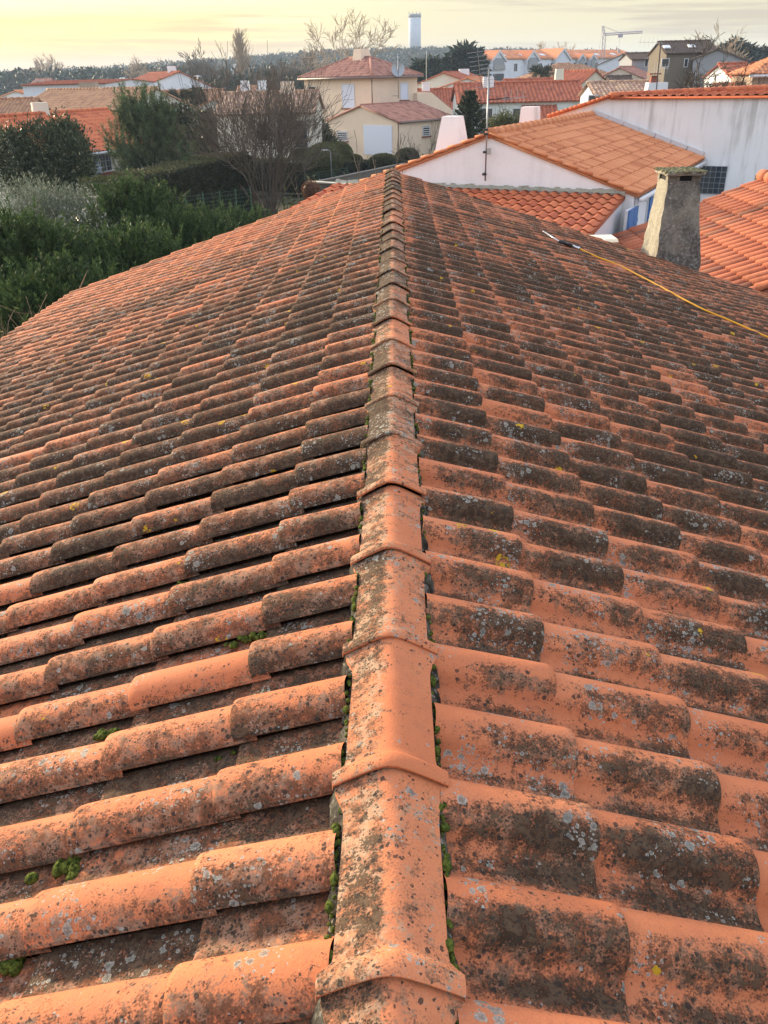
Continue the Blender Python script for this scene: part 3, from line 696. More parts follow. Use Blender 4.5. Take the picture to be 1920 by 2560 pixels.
# verge tiles of the gable facing us
mb = MB()
for sv, w_, d_ in ((1, 3.62, 1.21), (-1, 3.9, 1.21*3.9/3.62)):
    dn = nrm(wv*sv*w_-np.array([0, 0, d_])); S = sqrt(w_**2+d_**2)+0.12; n = int(S/0.36)
    for k in range(n):
        a = wR-wu*0.07+dn*(S*k/n)+np.array([0, 0, 0.01]); b = wR-wu*0.07+dn*(S*(k+1)/n*1.0)+np.array([0, 0, 0.045])
        mb.tube([a, b], [0.030, 0.042], 8)
mb.build('verge_tile', T_ORANGE, wh, True)
p = at(1132, 290, 24.3); stack(wh, p[0], p[1], 4.0, p[2], 0.80, 0.70, W_STAIN, False, (0.56, 0.62), -0.42)
p = at(1327, 263, 28.3); stack(wh, p[0], p[1], 3.9, p[2]-0.04, 0.66, 0.62, W_STAIN, False, (0.72, 0.72), -0.42)
# lean-to with bolder barrel tiles against the gable
lt = thing('lean_to', 'low lean-to roofed with bold orange barrel tiles against the white gable', 'outbuilding')
T0 = wR-wv*4.4-np.array([0, 0, 1.28]); T1 = wR+wv*3.42-np.array([0, 0, 1.30]); dn = nrm(-wu*3.4-np.array([0, 0, 0.50])); no = nrm(np.cross(wv, dn)); no = no if no[2] > 0 else -no
LL = 7.82; S = 3.6; mb = MB(); T0 = T0-wu*0.03; n = 31; nr = 9
P = [T0, T0+wv*LL, T0+wv*LL+dn*S, T0+dn*S]; mb.prism([q-no*0.03 for q in P], -no*0.06, np.array([0.9, 0.5, 0.5, 0.3]))
tiles(mb, T0-no*0.02, wv, dn, no, [k*LL/n for k in range(n)], [S*(k+1)/nr for k in range(nr)], LL/n, S/nr, 1, lift=0.03, jit=0.004)
mb.build('roof', T_NEW, lt, True)
mb = MB(); q = [T0+wv*(LL-0.06)-no*0.1, T0+wv*(LL-0.06)+dn*(S-0.1)-no*0.1]
mb.add([[q[0][0], q[0][1], 0], [q[1][0], q[1][1], 0], q[1], q[0]], [[0, 1, 2, 3]])
q2 = [T0+dn*(S-0.1)-no*0.1, q[1]]; mb.add([[q2[0][0], q2[0][1], 0], [q2[1][0], q2[1][1], 0], q2[1], q2[0]], [[0, 1, 2, 3]]); mb.build('wall', W_WHITE, lt)
mb = MB(); n = 60
for k in range(n):
    a = T0+wv*LL*(k/n)-wu*0.02+no*0.02; b = T0+wv*LL*((k+1)/n)-wu*0.02+no*0.02; hh = 0.07+0.05*rng.random()
    mb.add([a-wu*0.09+no*0.03, b-wu*0.09+no*0.03, b+np.array([0, 0, hh]), a+np.array([0, 0, hh])], [[0, 1, 2, 3]])
mb.build('mortar_flashing', mat_wall('mossy mortar', (0.30, 0.29, 0.23), 0.7, (0.10, 0.10, 0.06)), lt)
# antenna mast fixed to the gable
an = thing('antenna_mast', 'tall galvanised aerial mast bracketed to the white gable, rake aerials on top', 'antenna')
b0 = hitplane(1213, 452, wR-wu*0.25, wu); topz = at(1217, 168, b0[1])[2]
mb = MB(); mb.tube([b0, [b0[0], b0[1], topz]], [0.021, 0.016], 8); mb.build('mast', M_METAL, an, True)
for zz in (b0[2]+0.15, b0[2]+0.65, b0[2]+1.05, b0[2]+1.15):
    mb = MB(); mb.box((b0[0], b0[1]+0.10, zz), (0.05, 0.26, 0.04)); mb.box((b0[0]-0.03, b0[1], zz), (0.10, 0.05, 0.05)); mb.build('bracket', M_BLACK, an)
mb = MB(); mb.box((b0[0]+0.06, b0[1]-0.03, b0[2]+0.67), (0.10, 0.06, 0.14)); mb.build('junction_box', M_METAL, an)
def yagi(name, c, boom, rod, L, n, rl, parent, up2=None, mat=M_METAL):
    mb = MB(); boom = nrm(boom); rod = nrm(rod); c = np.asarray(c, float)
    mb.tube([c-boom*L/2, c+boom*L/2], 0.008, 5)
    for k in range(n):
        p = c+boom*(-L/2+L*(k+0.5)/n); l = rl*(1.15-0.4*k/n)
        mb.tube([p-rod*l/2, p+rod*l/2], 0.0045, 4)
    return mb.build(name, mat, parent)
yagi('rake_aerial', (b0[0]-0.22, b0[1], topz-0.05), (0.15, 0.2, -0.9), (0.96, 0.2, 0.1), 0.85, 9, 0.42, an)
yagi('rake_aerial', (b0[0]+0.02, b0[1], topz-0.30), (0.1, 0.3, -0.9), (0.96, 0.2, 0.1), 0.7, 8, 0.34, an)
yagi('panel_aerial', (b0[0]+0.62, b0[1], topz-0.66), (1, 0.4, 0.05), (0.0, 0.1, 1), 0.65, 4, 0.36, an)
mb = MB(); mb.tube([(b0[0], b0[1], topz-0.68), (b0[0]+0.42, b0[1], topz-0.66)], 0.012, 5); mb.box((b0[0]+0.45, b0[1]-0.02, topz-0.66), (0.10, 0.06, 0.05)); mb.build('arm', M_BLACK, an)

# --- tall white building behind it
tb = thing('white_building', 'big plain white building, rain streaked blank wall above the orange roof', 'building')
F0 = wR+wu*(wL+0.02); zw = CAMZ-0.84
def onwall(px, py, off=0.0): return hitplane(px, py, F0+wu*off, wu)
tl = onwall(1527, 248); trr = F0+wv*15.0; le = onwall(1372, 291)
tl[2] = zw+0.03
mb = MB(); ext = wu*8.0
pts = [[le[0], le[1], 0], [trr[0], trr[1], 0], [trr[0], trr[1], zw], tl, le]
mb.prism(pts, ext); mb.build('wall', W_STAIN, tb)
up = np.array([0, 0, 1.])
mb = MB(); a = tl-wu*0.12+up*0.02; b = np.array([trr[0], trr[1], zw])-wu*0.12+up*0.02; ap_ = onwall(1743, 226, 5.0)
dn = -wu; rid0 = a+wu*0.3; 
P = [a, b, b+wu*6+up*0.06, a+wu*6+wv*5.2+up*0.06]
mb.add([p-up*0.0 for p in P]+[p-up*0.08 for p in P], [[0, 1, 2, 3], [7, 6, 5, 4], [0, 4, 5, 1], [0, 3, 7, 4]])
nrow = 14
o2 = a; wd = nrm(b-a); dnr = nrm(a-(a+wu*6+up*0.06)); nn = nrm(np.cross(wd, dnr)); nn = nn if nn[2] > 0 else -nn
top = a-dnr*6.0; LLw = np.linalg.norm(b-a)
tiles(mb, top-nn*0.02, wd, dnr, nn, [k*0.27 for k in range(int(LLw/0.27))], [6.0*(k+1)/16 for k in range(16)], 0.27, 6.0/16, 2, keep=lambda x_, s_: x_ > 5.2*(1-s_/6.0)+0.1)
mb.build('roof', T_NEW, tb, True)
mb = MB(); n = 26; q0 = a+up*0.03; q1 = a+wu*6+wv*5.2+up*0.11
for k in range(n): mb.tube([q0+(q1-q0)*k/n, q0+(q1-q0)*(k+1)/n], [0.10, 0.125], 7)
mb.build('hip_cap', T_NEW, tb, True)
mb = MB(); n = 14; q0 = le-wu*0.12+up*0.02; q1 = tl-wu*0.12+up*0.05
for k in range(n): mb.tube([q1+(q0-q1)*k/n, q1+(q0-q1)*(k+1)/n], [0.05, 0.06], 7)
mb.prism([q0, q1, q1+wu*8, q0+wu*8], -up*0.07); mb.build('verge_tile', T_NEW, tb, True)
# white flashing where the orange roof meets the tall wall
mb = MB(); e0 = wR+wu*(wL-0.03)+up*0.10; e1 = e0+wv*3.7-up*(1.21*3.7/3.62)
for k in range(7):
    a = e0+(e1-e0)*k/7; b = e0+(e1-e0)*(k+1)/7*0.995; mb.box((a+b)/2, (np.linalg.norm(b-a)*0.99, 0.08, 0.12), [nrm(b-a), wu, np.cross(nrm(b-a), wu)])
mb.build('flashing', M_FRAME, wh)
# glass block window in the tall wall
mb = MB(); nb_w, nb_h = 5, 5; bs = 0.165
c0 = onwall(1780, 450); w_ = nb_w*bs; h_ = nb_h*bs
ax = [wv, wu, up]
for k in range(nb_w+1): mb.box(c0-wu*0.015+wv*(-w_/2+k*bs), (0.014, 0.05, h_+0.02), ax)
for k in range(nb_h+1): mb.box(c0-wu*0.018+up*(-h_/2+k*bs), (w_+0.02, 0.05, 0.014), ax)
o = mb.build('glass_block_window', M_METAL, tb)
mb = MB(); mb.box(c0+wu*0.002, (w_, 0.03, h_), ax); mb.build('glass_block_pane', M_GLASS, o)

# --- neighbour roof on the right, canal tiles
nb = thing('canal_tiled_house', 'house with rows of round red canal tiles sloping down beside the roughcast chimney', 'house')
YF = 19.5; rid = hitplane(1907, 452, (0, YF, 0), np.array([0, 1., 0])); low = hitplane(1532, 596, (0, YF, 0), np.array([0, 1., 0]))
sl_ = nrm(low-rid); sl_[1] = 0; sl_ = nrm(sl_); S = np.linalg.norm(low-rid)+0.9; NL = 6.5
no = nrm(np.cross(np.array([0, 1., 0]), sl_)); no = no if no[2] > 0 else -no
mb = MB(); O = rid.copy()
P = [O, O+sl_*S, O+sl_*S-np.array([0, NL, 0]), O-np.array([0, NL, 0])]
mb.prism([p-no*0.04 for p in P], -no*0.05, np.array([0.9, 0.5, 0.5, 0.3]))
def canal(mb, O, along, dn, no, nc, S, W, R):
    nr = int(S/R)
    for c in range(nc):
        for r_ in range(nr):
            j = rng.normal(0, 0.005, 2); a = O+along*(c*W+j[0])+dn*(r_*R+j[1]); b = a+dn*(R*1.12); rr = rng.random(2)
            V = []; A = []
            for (p, rad, lift) in ((a, 0.085, 0.024), (b, 0.105, 0.045)):
                for k in range(9):
                    th = pi*k/8; V.append(p+along*(-cos(th)*rad)+no*(sin(th)*rad*0.85+lift-0.03)); A.append([0.3, 0.5, *rr])
            for k in range(9):
                th = pi*k/8; V.append(b+along*(-cos(th)*0.084)+no*(sin(th)*0.084*0.8+0.006)); A.append([0.95, 0.5, *rr])
            g = np.arange(27).reshape(3, 9); F = np.stack([g[:-1, :-1].ravel(), g[:-1, 1:].ravel(), g[1:, 1:].ravel(), g[1:, :-1].ravel()], 1)
            mb.add(np.array(V), F, np.array(A))
canal(mb, O-np.array([0, 0.05, 0]), np.array([0, -1., 0]), sl_, no, 25, S, 0.262, 0.42)
mb.build('roof', T_CANAL, nb, True)
mb = MB(); a = rid+sl_*(S-0.3); g_ = lambda p: [p[0], p[1], 0]; r2 = rid+np.array([3.5, 0, 0])+np.array([0, 0, -1.1])
mb.add([g_(a), g_(r2), r2-up*0.1, rid-up*0.1, a-up*0.1], [[4, 3, 2, 1, 0]]); d2 = np.array([0, -NL+0.1, 0]); mb.add([g_(a+d2), g_(a), a-up*0.1, a+d2-up*0.1], [[0, 1, 2, 3]])
mb.build('wall', W_WHITE, nb)
mb = MB(); P = [rid, r2, r2+d2, rid+d2]; mb.prism([p-up*0.03 for p in P], -up*0.06); mb.build('far_roof', T_CANAL, nb)
mb = MB(); n = 16
for k in range(n): a = rid-np.array([0, 0.37*k-0.1, 0])+up*0.10; mb.tube([a, a-np.array([0, 0.39, 0])], [0.13, 0.155], 10)
mb.build('ridge_cap', T_CANAL, nb, True)
mb = MB(); mb.box(rid+up*0.02-np.array([0, NL/2-0.2, 0]), (0.22, NL, 0.16)); mb.build('ridge_mortar', M_MORTAR, nb)

# --- cream house with the garage
cr = thing('cream_house', 'cream rendered house with hipped pink tile roof and a white garage door', 'house')
zc = CAMZ
fl = nrm([-0.743, 0.669, 0]); fr_ = np.array([0.669, 0.743, 0])
GC = np.array([0.35, 66.0, 0]); gw = 7.45; gl = 6.6; ze = zc-2.98; zr = zc-1.95
mb = MB(); c = [GC, GC+fl*gw, GC+fl*gw+fr_*gl, GC+fr_*gl]; hi = lambda p, z: np.array([p[0], p[1], z])
mb.add([hi(c[0], 0), hi(c[1], 0), hi(c[1], ze), hi(GC+fl*gw/2, zr-0.06), hi(c[0], ze)], [[4, 3, 2, 1, 0]])
mb.add([hi(c[0], 0), hi(c[3], 0), hi(c[3], ze), hi(c[0], ze)], [[0, 1, 2, 3]]); mb.add([hi(c[1], 0), hi(c[2], 0), hi(c[2], ze), hi(c[1], ze)], [[3, 2, 1, 0]])
FC = np.array([-1.67, 72.0, 0]); a_, b_ = 7.8, 5.4; zm = zc-0.06; d_ = [FC, FC+fl*a_, FC+fl*a_+fr_*b_, FC+fr_*b_]
for i in range(4): p, q = d_[i], d_[(i+1) % 4]; mb.add([hi(p, 0), hi(q, 0), hi(q, zm), hi(p, zm)], [[0, 1, 2, 3]])
# side wing with the sloping parapet
w0 = FC+fr_*b_-fl*0.4; t1 = hitplane(1078, 231, w0, fl); t2 = hitplane(1136, 279, w0, fl)
w0z = hitplane(1043, 231, w0, fl); 
mb.prism([hi(w0z, 0), hi(t2, 0), t2, t1, hi(w0z, t1[2])], fl*3.0)
mb.build('wall', W_CREAM, cr)
mb = MB()
def slope(mb, O, along, dn, S, LL, no, W=0.26, R=0.40, lod=2, keep=None):
    O, along, dn, no = [np.asarray(q, float) for q in (O, along, dn, no)]
    n = max(2, int(LL/W)); nr = max(2, int(round(S/R)))
    tiles(mb, O, along, dn, no, [k*LL/n for k in range(n)], [S*(k+1)/nr for k in range(nr)], LL/n, S/nr, lod, keep=keep, jit=0.004)
gr = GC+fl*gw/2-fr_*0.15; grz = hi(gr, zr)
for sg in (-1, 1):
    dn = nrm(sg*fl*gw/2-up*(zr-ze)); no = nrm(np.cross(fr_, dn)); no = no if no[2] > 0 else -no; S = 4.05
    P = [grz, grz+fr_*(gl+0.15), grz+fr_*(gl+0.15)+dn*S, grz+dn*S]; mb.prism([p-no*0.03 for p in P], -no*0.06, np.array([0.9, 0.5, 0.5, 0.3]))
    slope(mb, grz-no*0.02, fr_, dn, S, gl+0.15, no)
# hipped main roof: four planes
ov = 0.35; E = [hi(FC-fl*ov-fr_*ov, zm), hi(FC+fl*(a_+ov)-fr_*ov, zm), hi(FC+fl*(a_+ov)+fr_*(b_+ov), zm), hi(FC-fl*ov+fr_*(b_+ov), zm)]
hb = (b_+2*ov)/2; rz = zc+1.30; K0 = hi(FC-fl*ov+fl*hb+fr_*(hb-ov), rz); K1 = hi(FC+fl*(a_+ov-hb)+fr_*(hb-ov), rz)
def hipplane(mb, e0, e1, k0, k1):
    al_ = nrm(e1-e0); LL = np.linalg.norm(e1-e0); mid = (k0+k1)/2; foot = e0+al_*np.dot(mid-e0, al_); S = np.linalg.norm(mid-foot); dn = (foot-mid)/S
    no = nrm(np.cross(al_, dn)); no = no if no[2] > 0 else -no; O = e0-dn*S
    s0, s1 = np.dot(k0-e0, al_), np.dot(k1-e0, al_)
    V = [e0, e1, k1, k0]; mb.add([p-no*0.03 for p in V], [[0, 1, 2, 3]], np.array([0.9, 0.5, 0.5, 0.3]))
    slope(mb, O-no*0.02, al_, dn, S, LL, no, keep=lambda x, s: s0*(1-s/S)-0.05 < x < s1+(LL-s1)*s/S+0.05)
hipplane(mb, E[0], E[1], K0, K1); hipplane(mb, E[1], E[2], K1, K1); hipplane(mb, E[2], E[3], K1, K0); hipplane(mb, E[3], E[0], K0, K0)
P = [t1, t2, t2+fl*3.2, t1+fl*3.2]; mb.prism([p+up*0.02 for p in P], up*0.08)
ro = mb.build('roof', T_PINK, cr, True)
mb = MB()
for p, q in ((E[0], K0), (E[1], K1), (E[2], K1), (E[3], K0), (K0, K1)): mb.tube([p, q], 0.11, 7)
mb.tube([grz, grz+fr_*gl], 0.10, 7); mb.build('ridge_cap', T_PINK, ro, True)
for p, q in ((E[0]-up*0.09, E[1]-up*0.09), (E[3]-up*0.09, E[0]-up*0.09), (hi(GC-fl*0.15, ze-0.1), hi(GC-fl*0.15+fr_*gl, ze-0.1))): mb = MB(); mb.tube([p, q], 0.09, 6); mb.build('gutter', M_GUTTER, cr, True)
mb = MB(); p = FC-fl*0.02-fr_*0.06; mb.tube([hi(p, zm-0.1), hi(p, zc-2.1)], 0.05, 6); mb.build('downpipe', M_GUTTER, cr, True); mb = MB(); p = GC-fr_*0.06+fl*0.05; mb.tube([hi(p, ze-0.1), hi(p, 0.2)], 0.05, 6); mb.build('downpipe', M_GUTTER, cr, True)
nf = -fr_; ns = -fl
gd0 = hitplane(945, 365, GC, nf); window(cr, hi(gd0, zc-4.3), nf, 2.9, 2.05, 'door')
window(cr, hitplane(856, 340, GC, nf), nf, 1.15, 0.7, 'louvre'); window(cr, hitplane(1065, 327, GC, ns), ns, 0.85, 0.7, 'louvre')
window(cr, hitplane(871, 240, FC, nf), nf, 1.45, 1.75, 'shutter'); window(cr, hitplane(1010, 228, FC, ns), ns, 1.0, 1.25, 'shutter')
window(cr, hitplane(781, 234, FC, nf), nf, 0.9, 1.1, 'glass'); window(cr, hitplane(1103, 322, w0, ns), ns, 1.0, 2.1, 'glass')
p = (K0+K1)/2; stack(cr, p[0]+0.2, p[1], rz-0.3, rz+0.62, 1.25, 1.0, W_CREAM, False, (0.8, 0.8), 0.85)
dish = thing('satellite_dish', 'round grey satellite dish on a mast by the cream house wall', 'satellite dish')
q = hitplane(995, 172, FC-fl*0.6, ns); mb = MB(); mb.tube([q-up*2.1, q+up*1.1], 0.035, 6); mb.tube([q-up*0.5, q-up*0.5+fl*0.7], 0.02, 5); mb.tube([q-up*1.9, q-up*1.9+fl*0.7], 0.02, 5); mb.build('mast', M_METAL, dish, True)
mb = MB(); n_ = nrm((0.1, -1, 0.25)); A1 = nrm(np.cross(n_, up)); A2 = np.cross(A1, n_); V = [q+n_*(-0.12)]; F = []
for i in range(1, 5):
    for k in range(20): r_ = 0.52*i/4; V.append(q+n_*(0.12*(i/4)**2-0.12)+A1*r_*cos(2*pi*k/20)+A2*r_*1.08*sin(2*pi*k/20))
F = [[0, 1+k, 1+(k+1) % 20] for k in range(20)]+[[1+(i-1)*20+k, 1+i*20+k, 1+i*20+(k+1) % 20, 1+(i-1)*20+(k+1) % 20] for i in range(1, 4) for k in range(20)]
mb.add(V, F); mb.build('reflector', M_METAL, dish, True); mb = MB(); mb.tube([q-A2*0.6, q+n_*0.6], 0.02, 5); mb.box(q+n_*0.62, (0.12, 0.12, 0.12)); mb.build('receiver_arm', M_METAL, dish)

# --- generic far houses: ridge ends given by picture position and distance
def G2(name, label, r1, r2, hw, drop, wall, roof, level=True, **k):
    A = at(*r1); B = at(*r2)
    if level: B[2] = A[2]
    return gable(name, label, A, B, hw, drop, wall, roof, **k)
def win_side(h, R1, u, v, hw, sg, lst, kind='glass', mat=None, sill=False):
    for (px, py, w, hh) in lst: window(h, hitplane(px, py, R1+v*sg*hw, v*sg), v*sg, w, hh, kind, sill, mat)
def win_end(h, R, u, sg, lst, kind='glass', sill=False):
    for (px, py, w, hh) in lst: window(h, hitplane(px, py, R, u*sg), u*sg, w, hh, kind, sill)
def facing(P, n): return 1 if np.dot(np.array([0, 0, CAMZ])-P, n) > 0 else -1
HILL = 'houses across the neighbourhood'
# left: bright orange house with shutters
h, R, u, v, L = G2('bungalow', 'bright orange tiled bungalow behind the dark laurel, one shutter open by its window', (262, 274, 50), (-60, 301, 41), 4.2, 1.42, W_IVORY, T_NEW, over=0.35, R=0.42, W=0.30, lod=1, group=HILL)
sg = facing(R, v); wp = R+v*sg*4.2
for px, py, w_, hh, kd in ((206, 400, 0.75, 1.0, 'glass'), (262, 402, 0.95, 1.0, 'bars')):
    o = window(h, hitplane(px, py, wp, v*sg), v*sg, w_, hh, kd, True)
mb = MB(); P = hitplane(242, 403, wp+v*sg*0.12, v*sg); mb.box(P, (0.5, 0.05, 1.05), [nrm(u*0.9+v*sg*0.3), nrm(np.cross((0, 0, 1), nrm(u*0.9+v*sg*0.3))), up])
for q_ in (-0.3, 0.3): mb.box(P+v*sg*0.06+up*q_, (0.45, 0.03, 0.06), [u, v, up])
mb.build('shutter', M_PALEBLUE, h)
p = at(97, 256, 45.5); stack(h, p[0], p[1], p[2]-1.4, p[2], 0.85, 0.7, W_IVORY, False, (0.85, 0.85), 0.5)
mb = MB(); e = R+v*sg*4.55-up*1.62; mb.tube([e, e+u*L], 0.07, 6); mb.build('gutter', M_FRAME, h, True)
# long tan house with the pale gable
h, R, u, v, L = G2('bungalow', 'long tan tiled house whose pale grey gable looks over the pine', (388, 220, 70), (122, 229, 78), 4.5, 1.75, W_GREEN, T_TAN, R=0.42, hw2=3.4, drop2=1.32, group=HILL)
G2('bungalow', 'low tan roofed house at the left edge of the view', (92, 246, 66), (-40, 250, 66), 3.6, 1.4, W_IVORY, T_TAN, group=HILL)
h, R, u, v, L = G2('white_hall', 'flat fronted white hall with a thin red roof line below the far trees', (325, 197, 108), (128, 205, 110), 6.0, 0.35, W_BLUEW, T_RED, ridge=False, group=HILL)
sg = facing(R, v); win_side(h, R, u, v, 6.0, sg, [(150, 226, 2.2, 0.5), (172, 225, 2.2, 0.5)], 'glass')
p = at(222, 213, 92); stack(h, p[0], p[1], 3, p[2]+0.2, 2.2, 1.6, W_BEIGE, True, (0.7, 0.7))
h, R, u, v, L = G2('house', 'white house under a plain red roof, rain marks on its gable', (448, 179, 120), (372, 181, 131), 7.0, 3.0, W_BLUEW, T_RED, hw2=5.6, drop2=1.7, group=HILL)
p = at(430, 176, 123); stack(h, p[0], p[1], 6, p[2]+0.5, 1.0, 1.0, W_WHITE, False, (1, 1))
G2('bungalow', 'tan roofed house behind the small palm and the slim cypress', (556, 224, 95), (402, 227, 95), 5.5, 1.75, W_IVORY, T_TAN, group=HILL)
h, R, u, v, L = G2('bungalow', 'small grey gabled house between the cypress and the bare tree', (533, 247, 78), (560, 243, 92), 2.6, 1.15, W_GREEN, T_TAN, hw2=2.8, group=HILL)
G2('bungalow', 'tiny orange roofed house far off on the left', (92, 225, 125), (38, 228, 118), 4.5, 1.3, W_WHITE, T_ORANGE, group=HILL)
h, R, u, v, L = G2('house', 'pinkish two storey house at the foot of the left tree line', (130, 196, 190), (92, 198, 190), 4.0, 0.9, W_BEIGE, T_PINK, group=HILL)
sg = facing(R, v); win_side(h, R, u, v, 4.0, sg, [(97+k*8, 212, 0.8, 1.3) for k in range(4)], 'glass')
h, R, u, v, L = G2('bungalow', 'pinkish tiled house half hidden by the big bare tree', (792, 228, 60), (560, 236, 60), 3.6, 1.05, W_IVORY, T_MIX, R=0.42, group=HILL)
sg = facing(R, v); win_side(h, R, u, v, 3.6, sg, [(655, 330, 0.7, 1.1), (752, 336, 0.9, 1.6)], 'glass')
p = at(718, 203, 60); stack(h, p[0], p[1], p[2]-1.2, p[2], 1.0, 0.9, W_CREAM, False, (0.8, 0.8))
h, R, u, v, L = G2('white_house', 'white chimneyed house far beyond the bare tree', (640, 215, 130), (596, 215, 130), 3.5, 1.2, W_WHITE, T_TAN, group=HILL)
for px in (612, 655): p = at(px, 203, 128); stack(h, p[0], p[1], 4, p[2], 1.3, 1.1, W_WHITE, True, (0.8, 0.8))
mb = MB(); c = at(628, 186, 330)
mb.box((c[0], c[1], c[2]-2.5), (12.5, 9, 9)); mb.box((c[0]-4, c[1]+1, c[2]+2.6), (3.5, 5, 1.6)); bl = thing('apartment_block', 'white flat roofed block among trees below the hill', 'building'); mb.build('wall', W_WHITE, bl)
mb = MB(); mb.box((c[0], c[1]+0.5, c[2]+2.08), (13.0, 9.5, 0.16)); mb.build('roof', W_GREY, bl)
for k in range(4): window(bl, np.array([c[0]-4.5+3*k, c[1]-4.5, c[2]-0.4]), (0, -1, 0), 1.1, 1.5, 'glass', False)
# right of the cream house
h, R, u, v, L = G2('bungalow', 'cream gabled house with a low pink roof in front of the dark conifers', (1110, 181, 105), (1168, 176, 116), 4.4, 1.5, W_IVORY, T_RED, hw2=5.0, group=HILL)
p = at(1160, 172, 112); stack(h, p[0], p[1], 4, p[2], 1.4, 1.0, W_WHITE, False)
h, R, u, v, L = G2('white_house', 'white gabled house with a pale orange roof beside the cream gable', (1168, 195, 92), (1205, 193, 104), 3.4, 0.95, W_WHITE, T_ORANGE, group=HILL)
h, R, u, v, L = G2('bungalow', 'orange hipped house with a squat white chimney behind the cream house', (1130, 222, 84), (1038, 222, 84), 3.6, 1.55, W_IVORY, T_RED, group=HILL)
p = at(1065, 208, 83); stack(h, p[0], p[1], p[2]-1.6, p[2], 0.75, 0.7, W_WHITE, True, (0.9, 0.9)); p = at(1066, 212, 83)
mb = MB(); mb.tube([p, p+up*2.7], 0.03, 5); mb.build('aerial_mast', M_METAL, h)
h, R, u, v, L = G2('red_roofed_house', 'long red tiled house whose greenish white gable has a rain stain', (1443, 203, 70), (1140, 209, 70), 3.4, 1.12, W_GREEN, T_RED, R=0.42, W=0.30, lod=1, group=HILL)
sg = facing(R, v); win_side(h, R, u, v, 3.4, sg, [(1216, 284, 0.95, 0.75), (1291, 284, 0.6, 0.75)], 'glass', None, True)
win_end(h, R, u, -1, [(1417, 281, 0.6, 1.0)])
p = at(1221, 192, 69.5); stack(h, p[0], p[1], p[2]-1.6, p[2], 0.85, 0.7, W_WHITE, False, (0.9, 0.9))
mb = MB(); pa = hitplane(1304, 263, R+v*sg*3.45, v); pb = hitplane(1392, 262, R+v*sg*3.45, v); dn = nrm(v*sg*1.5-up*0.75); no = nrm(np.cross(u, dn)); no = no if no[2] > 0 else -no
if np.dot(pb-pa, u) < 0: pa, pb = pb, pa
LL = np.linalg.norm(pb-pa); mb.prism([p_-no*0.03 for p_ in (pa, pb, pb+dn*1.9, pa+dn*1.9)], -no*0.08, np.array([0.9, 0.5, 0.5, 0.3])); slope(mb, pa-no*0.02, u, dn, 1.9, LL, no); mb.build('porch_roof', T_RED, h, True)
mb = MB(); q1, q2 = pa+dn*1.75-no*0.1, pb+dn*1.75-no*0.1
for (a, b) in ((pa-no*0.1, q1), (q1, q2), (q2, pb-no*0.1)): mb.add([hi(a, 0), hi(b, 0), b, a], [[0, 1, 2, 3]])
mb.build('porch_wall', W_GREEN, h)
h, R, u, v, L = G2('red_roofed_house', 'red tiled house with a cream gable rising behind the long red roof', (1489, 176, 92), (1412, 179, 96), 3.6, 2.15, W_IVORY, T_RED, hw2=2.6, R=0.42, group=HILL)
p = at(1399, 172, 91); stack(h, p[0], p[1], p[2]-2.2, p[2], 0.9, 0.8, W_IVORY, False, (0.8, 0.8))
G2('bungalow', 'low red roof between the long red house and the apartments', (1392, 196, 100), (1262, 199, 100), 3.5, 1.2, W_IVORY, T_RED, group=HILL)
h, R, u, v, L = G2('bungalow', 'house with a pale mottled tile roof left of the dark bare tree', (1640, 203, 62), (1474, 206, 62), 2.6, 0.72, W_BLUEW, T_MIX, R=0.42, lod=1, group=HILL)
sg = facing(R, v); win_side(h, R, u, v, 2.6, sg, [(1482, 250, 0.65, 0.6)], 'glass')
p = at(1642, 206, 58); stack(h, p[0], p[1], 3, p[2], 1.45, 0.9, W_WHITE, False, (0.82, 0.85))
mb = MB(); q = at(1634, 196, 58); mb.box((q[0], q[1], q[2]-0.1), (0.45, 0.45, 0.5), taper=(0.8, 0.8)); mb.box((q[0], q[1], q[2]+0.25), (0.7, 0.7, 0.08)); mb.build('chimney_pot', M_BRICK, h)
q = at(1640, 235, 57); qt = at(1652, 108, 57)
ae = thing('chimney_aerial', 'thin rooftop aerial on a leaning mast beside the white chimney', 'antenna'); mb = MB(); mb.tube([q, qt], 0.035, 6); mb.build('mast', M_BLACK, ae)
yagi('fishbone_aerial', qt+np.array([-0.6, 0, 0.05]), (-1, 0.1, 0.06), (0.1, 0.4, 1), 1.5, 6, 0.7, ae); yagi('fishbone_aerial', at(1652, 172, 57), (1, 0.3, 0), (0.1, 0.3, 1), 1.1, 6, 0.6, ae, mat=M_WHITEP)
for nm, lab, r1, r2, hw, dp in (('hipped_house', 'broad tan hipped house in front of the apartments', (1420, 157, 125), (1396, 158, 125), 5.5, 1.9), ('hipped_house', 'tan hipped house right of the broad one', (1452, 160, 133), (1436, 160, 133), 5.0, 1.8)):
    h = thing(nm, lab, 'house', HILL); A = at(*r1); B = at(*r2); B[2] = A[2]; cx, cy = (A[0]+B[0])/2, A[1]; hx = (A[0]-B[0])/2+hw; z1 = A[2]-dp
    mb = MB(); mb.box((cx, cy, z1/2), (2*hx-0.6, 2*hw-0.6, z1)); mb.build('wall', W_IVORY, h)
    mb = MB(); E_ = [np.array([cx-hx, cy-hw, z1]), np.array([cx+hx, cy-hw, z1]), np.array([cx+hx, cy+hw, z1]), np.array([cx-hx, cy+hw, z1])]
    hipplane(mb, E_[0], E_[1], B, A); hipplane(mb, E_[1], E_[2], A, A); hipplane(mb, E_[2], E_[3], A, B); hipplane(mb, E_[3], E_[0], B, B); mb.build('roof', T_TAN, h, True)
